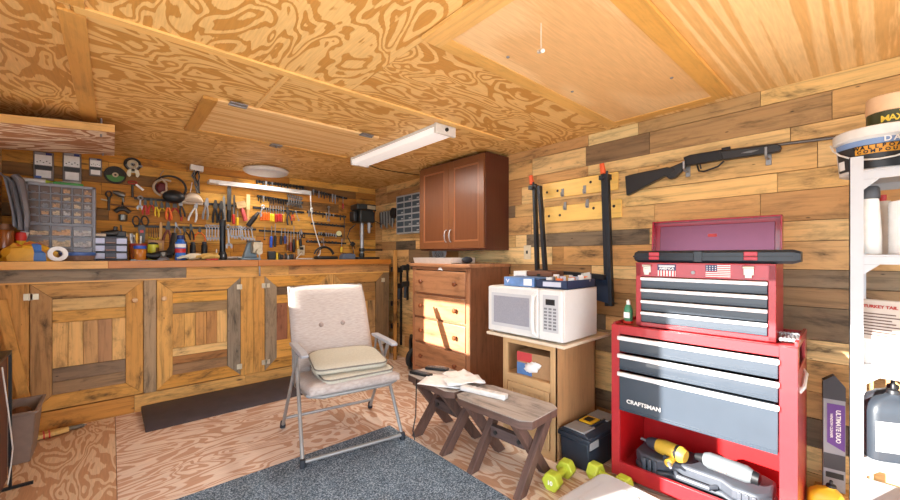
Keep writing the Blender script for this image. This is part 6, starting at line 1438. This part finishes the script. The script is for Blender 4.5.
for i in range(6):
    for j in range(3):
        z = i*(hh_-.016)/6+.017; y = -hw_+j*(2*hw_-.014)/3+.0145
        d = MB().box(-.002, .004, y, y+(2*hw_-.014)/3-.0155, z, z+(hh_-.016)/6-.018).build('drawer', M('drawer_blueclear', S(66, 78, 88), .2), t)
        if (i*5+j*3) % 4 < 2: MB().box(-.0032, -.002, y+.01, y+.05, z+.008, z+.022).build('contents', M('cont_pale', S(160, 166, 170), .6), d)
t = thing('cable_spool', 'black spool hanging between the drill press and parts cabinet', 'spool', wr(394.5, 213, XR-.045)); MB().lathe([(.05, -.03), (.062, -.028), (.062, .028), (.05, .03)], n=24, T=Matrix.Rotation(R(90), 4, 'Y')).build('spool', BLACK, t); MB().cyl((-.032, 0, 0), (-.036, 0, 0), .02).build('hub', DSTEEL, t)
# on the dresser
t = thing('steel_tray', 'pale metal tray lying on top of the dresser', 'tray', (2.20, 2.60, 1.1355), R(0))
TRM = M('tray_white', S(228, 220, 214), .35, .2)
mb = MB(); mb.box(-.10, .18, -.25, .26, 0, .004); mb.prism([(-.10, 0), (-.118, .05), (-.114, .05), (-.097, 0)], -.25, .26, 'xz'); mb.box(.176, .18, -.25, .26, 0, .05); mb.box(-.10, .18, -.25, -.246, 0, .05); mb.box(-.10, .18, .256, .26, 0, .05); mb.build('pan', TRM, t)
MB().ball((.05, -.285, .03), (.06, .03, .03), 12).build('rag', M('dark_rubber', S(40, 44, 52), .7), t)
t = thing('work_fan', 'round grey caged fan standing behind the tray on the dresser', 'fan', (2.36, 2.815, 1.1355))
mb = MB(); 
for r_ in (.085, .065, .045, .025): mb.ring((-.02, 0, .105), r_, .003, 'x', 24, 6)
mb.ring((0, 0, .105), .09, .010, 'x', 28); 
for k in range(8): a = R(45*k); mb.cyl((-.02, 0, .105), (-.015, .088*math.cos(a), .105+.088*math.sin(a)), .0025, n=6)
mb.build('cage', M('fan_grey', S(128, 132, 140), .4, .2), t)
mb = MB(); mb.cyl((.0, 0, .105), (.05, 0, .105), .05)
mb.build('motor', M('organizer_black', S(40, 42, 52), .4), t); mb = MB(); mb.box(-.03, .06, -.06, .06, 0, .014); mb.cyl((.02, 0, .01), (.02, 0, .06), .012); mb.build('stand', M('fan_grey', S(128, 132, 140), .4, .2), t)
mb = MB()
for k in range(4): a = R(90*k+20); mb.prism([(0, -.006), (.07, -.03), (.075, .02), (0, .006)], -.012, -.008, 'yz', T=Matrix.Translation((0, 0, .105)) @ Matrix.Rotation(a, 4, 'X'))
mb.build('blades', M('fan_blade', S(70, 74, 82), .4), t)
# gap between bench and dresser
mb = MB(); mb.box(-.022, .022, -.012, .012, 0, 1.27, axis=2, tint=S(186, 130, 74)); tag(mb.build('wooden_post', W_BENCH, loc=(2.453, 3.72, 0), bevel=.002), 'slim wooden post standing at the right end of the workbench', 'post')
def pipeclamp(px, y0, y1, X, label, hd):
    Y, z1 = at_x(px, y0, X); z0 = at_x(px, y1, X)[1]
    t = thing('bar_clamp', label, 'clamp', (X, Y, z0), group='black bar clamps')
    MB().box(-.012, .012, -.006, .006, 0, z1-z0).build('bar', BLACKM, t)
    for z in hd:
        MB().box(-.075, .02, -.016, .016, z*(z1-z0)-.03, z*(z1-z0)+.03).build('jaw', BLACK, t, bevel=.006)
    MB().tube([(-.03, 0, (z1-z0)*hd[0]-.03), (-.035, 0, (z1-z0)*hd[0]-.16)], [.018, .015], 10).build('handle', M('dark_grip', S(58, 64, 74), .5), t)
pipeclamp(396.5, 263, 352, XR-.03, 'leftmost black bar clamp hung between the bench and dresser', (.55, .93, .30))
pipeclamp(401, 266, 345, XR-.03, 'middle black bar clamp hung between the bench and dresser', (.75, .95))
pipeclamp(407.5, 264, 300, XR-.03, 'short black bar clamp hung close to the dresser', (.45, .9))
# folded hand cart
t = thing('hand_cart', 'black folding hand cart with wheels standing beside the dresser', 'cart', (2.40, 3.16, 0))
HC = M('cart_black', S(26, 26, 28), .45)
for y in (-.10, .10):
    w_ = MB(); w_.ring((0, y, .12), .088, .030, 'y', 26, 10); w_ = w_.build('wheel', M('tyre', S(30, 30, 32), .7), t)
    MB().cyl((0, y-.02, .12), (0, y+.02, .12), .06).build('rim', M('rim_red', S(110, 52, 36), .4), w_)
mb = MB(); mb.tube([(-.02, -.14, .1), (-.03, -.14, .3), (-.05, -.10, .36), (-.05, .10, .36), (-.03, .14, .3), (-.02, .14, .1)], .02, 10); mb.build('frame', HC, t)
mb = MB(); mb.box(-.10, .04, -.09, .09, .03, .05); mb.tube([(0, -.13, .12), (0, .13, .12)], .012, 8); mb.build('toe_plate', HC, t)
mb = MB(); mb.tube([(-.05, -.06, .34), (.03, -.06, .72), (.03, .06, .72), (-.05, .06, .34)], .012, 8); mb.build('handle', HC, t)
# gun rack boards with hooks
for k, (x0, y0, x1, y1) in enumerate(((543, 191.5, 618, 181), (545, 215, 621.5, 208.5))):
    ya, za = at_x(x0, y0, XR-.02); yb, zb_ = at_x(x1, y1, XR-.02); z = (za+zb_)/2; th_ = .0615
    t = thing('rack_board', ['upper yellow pine board with dark screw holes on the right wall', 'lower yellow pine board with dark screw holes on the right wall'][k], 'board', (XR-.02, (ya+yb)/2, z)); hl_ = abs(ya-yb)/2
    MB().box(-.004, .014, -hl_, hl_, -th_, th_, axis=1, tint=S(246, 196, 108)).build('board', W_PINE, t, bevel=.003)
    for y in (-hl_+.05, -hl_*.35, hl_*.55, hl_-.04):
        MB().cyl((-.005, y, (.018 if y < 0 else -.01)), (-.003, y, (.018 if y < 0 else -.01)), .010).build('screw_hole', M('screw_dark', S(46, 30, 22), .6), t)
    for y in (.12, -.06):
        mb = MB(); zz_ = -.03 if k == 0 else .055; mb.box(-.008, -.004, y-.011, y+.011, zz_-.03, zz_+.03); mb.tube([(-.006, y, zz_-.02), (-.028, y, zz_-.026), (-.03, y, zz_+.0)], .004, 8); mb.build('hook', STEEL, t)
# black folding trestle hung upside down with orange feet
t = thing('folding_trestle', 'black folding trestle with orange feet hung upside down on the right wall', 'trestle', (2.46, 1.27, .92))
def loc_(px, py, X): y, z = at_x(px, py, X); return Vector((X-2.46, y-1.27, z-.92))
TRB = M('trestle_black', S(34, 38, 46), .42, .3)
for px0, py0, px1, py1, X in ((534.5, 184, 537.5, 276, 2.47), (539.5, 186, 545.5, 274, 2.41), (603.6, 172, 607.5, 306, 2.50), (607, 174, 611.5, 306, 2.44)):
    a, b = loc_(px0, py0, X), loc_(px1, py1, X); d = b-a; L = d.length; Mx = Matrix.Translation(a) @ d.to_track_quat('Z', 'Y').to_matrix().to_4x4()
    lg = MB().box(-.018, .018, -.012, .012, 0, L, T=Mx).build('leg', TRB, t, bevel=.002)
for px0, py0, X in ((531.8, 182, 2.46), (603, 171, 2.48)):
    a = loc_(px0, py0, X); MB().tube([a+Vector((0, 0, -.02)), a+Vector((0, 0, .0)), a+Vector((-.01, .004, .05))], [.017, .018, .015], 10).build('orange_foot', M('orange_foot', S(240, 96, 40), .5), t)
    mb = MB(); mb.tube([a+Vector((-.02, -.02, -.05)), a+Vector((-.05, -.05, -.045)), a+Vector((-.055, -.055, -.015))], .008, 8); mb.box(-.02+a.x, .02+a.x, a.y-.05, a.y+.02, a.z-.06, a.z-.03); mb.build('bracket', TRB, t)
a, b = loc_(537, 271, 2.46), loc_(605, 277, 2.46)
mb = MB(); mb.prism([(a.y, a.z-.02), (b.y, b.z-.02), (b.y, b.z+.016), (a.y, a.z+.016)], -.02, .02, 'yz'); mb.build('cross_beam', TRB, t, bevel=.003)
mb = MB(); a, b = loc_(560, 282, 2.50), loc_(611, 280, 2.50); mb.prism([(a.y, a.z-.05), (b.y, b.z-.16), (b.y, b.z+.03), (a.y, a.z+.03)], .02, .03, 'yz'); mb.build('gusset_plate', M('trestle_blue', S(40, 54, 78), .45, .2), t, bevel=.002)
# switch plate
t = thing('switch_plate', 'pale light switch plate on the right wall beside the cherry cabinet', 'switch', wr(527.3, 252.3, XR-.011)); MB().box(-.002, .006, -.036, .036, -.058, .058).build('plate', M('plate_pale', S(222, 206, 176), .4), t, bevel=.003); MB().box(-.010, -.002, -.006, .006, -.012, .014).build('toggle', DSTEEL, t)
# air rifle on two hooks
p = wr(628, 185, XR-.05); q = wr(852, 138.5, XR-.05)
t = thing('air_rifle', 'black pump air rifle lying on two hooks high on the right wall', 'rifle', (XR-.055, 0, 0))
def rp(px, py): y, z = at_x(px, py, XR-.055); return (y, z)
STK = M('stock_black', S(30, 32, 36), .38)
MB().prism([rp(626, 176.5), rp(636, 174), rp(668, 167.5), rp(676, 169), rp(676, 172), rp(668, 177), rp(666, 176), rp(655, 182), rp(627.5, 196)], -.02, .02, 'yz').build('stock', STK, t, bevel=.006)
MB().prism([rp(668, 169), rp(686, 161), rp(688, 164), rp(676, 178), rp(670, 179.5), rp(667, 177)], -.017, .017, 'yz').build('grip', STK, t, bevel=.006)
MB().prism([rp(684, 158), rp(690, 155.5), rp(722, 150), rp(726, 153), rp(726, 159.5), rp(700, 164), rp(687, 166)], -.018, .018, 'yz').build('receiver', BLACKM, t, bevel=.004)
MB().prism([rp(720, 152), rp(778, 144.5), rp(782, 147), rp(780, 152), rp(770, 154), rp(724, 160.5)], -.022, .016, 'yz').build('forearm', STK, t, bevel=.005)
yz = [rp(722, 151.5), rp(860, 134.5)]; MB().tube([(0, yz[0][0], yz[0][1]), (0, yz[1][0], yz[1][1])], .008, 10).build('barrel', M('gun_steel', S(96, 92, 90), .35, .7), t)
yz = [rp(697, 165), rp(699, 171), rp(704, 171.5), rp(718, 166.5), rp(724, 161)]; MB().tube([(0, a, b) for a, b in yz], .005, 8).build('trigger_guard', BLACKM, t)
yz = [rp(700, 164.5), rp(701, 169)]; MB().cyl((0, *yz[0]), (0, *yz[1]), .004).build('trigger', DSTEEL, t)
c = rp(751, 152); MB().prism([rp(742, 154), rp(750, 151.5), rp(760, 150.5), rp(752, 153.5)], -.0235, -.0215, 'yz').build('inlay', M('inlay_grey', S(120, 122, 124), .4), t)
yz = rp(726, 149.5); MB().box(-.006, .006, yz[0]-.02, yz[0]+.02, yz[1]-.004, yz[1]+.012).build('rear_sight', BLACKM, t)
for k, (px, py) in enumerate(((687, 168), (768, 155))):
    y, z = at_x(px, py, XR-.03); t = thing('wall_hook', ['silver hook under the rifle grip', 'silver hook under the rifle forearm'][k], 'hook', (XR-.014, y, z), group='rifle hooks')
    MB().box(-.003, .008, -.012, .012, -.05, .02).build('plate', STEEL, t, bevel=.002); MB().tube([(-.004, 0, -.02), (-.06, 0, -.024), (-.074, 0, -.012), (-.076, 0, .03)], .006, 8).build('prong', STEEL, t)
# ================================================================= light, camera
w = bpy.data.worlds.new('sky'); SC.world = w; w.use_nodes = True
bg = w.node_tree.nodes['Background']; bg.inputs[0].default_value = (.76, .88, 1.0, 1); bg.inputs[1].default_value = 4.5
sd = bpy.data.lights.new('sun', 'SUN'); sd.energy = 21; sd.angle = R(.6); sd.color = (1, .96, .9)
so = bpy.data.objects.new('sun', sd); COL.objects.link(so); so.rotation_euler = Vector((1, -.34, -.36)).to_track_quat('-Z', 'Y').to_euler()
def lamp(name, loc, sx_, sy_, watt, rz=0, tilt=0):
    ld_ = bpy.data.lights.new(name, 'AREA'); ld_.shape = 'RECTANGLE'; ld_.size = sx_; ld_.size_y = sy_; ld_.energy = watt; ld_.color = (1, .93, .84)
    o = bpy.data.objects.new(name, ld_); COL.objects.link(o); o.location = loc; o.rotation_euler = (tilt, 0, rz)
lamp('shop_light_fill', (1.672, 2.52, ZC-.085), .12, 1.1, 16)  # added fill: unlit shop light switched on to brighten the back
_a = at_y(209, 181.5, YB-.13); _b = at_y(310.5, 193.2, YB-.13)
lamp('light_bar_fill', ((_a[0]+_b[0])/2, YB-.15, (_a[1]+_b[1])/2-.03), 1.0, .04, 1.2, 0, R(10))  # added fill under the light bar to lift the back of the room
lamp('disc_light_fill', (1.165, 4.1, ZC-.062), .3, .3, 3)  # weak fill added below the disc light, also for the back
cd = bpy.data.cameras.new('camera'); co = bpy.data.objects.new('camera', cd); COL.objects.link(co)
cd.sensor_width = 36; cd.lens = F/900*36; cd.shift_y = (HY-250)/900; cd.clip_start = .02
co.location = CAM; co.rotation_euler = (R(90), 0, -YAW); SC.camera = co
SC.view_settings.view_transform = 'Standard'; SC.view_settings.look = 'None'; SC.view_settings.gamma = 1; SC.view_settings.use_curve_mapping = False
SC.view_settings.exposure = 0.4
SC.cycles.max_bounces = 10; SC.cycles.diffuse_bounces = 6; SC.cycles.use_denoising = True
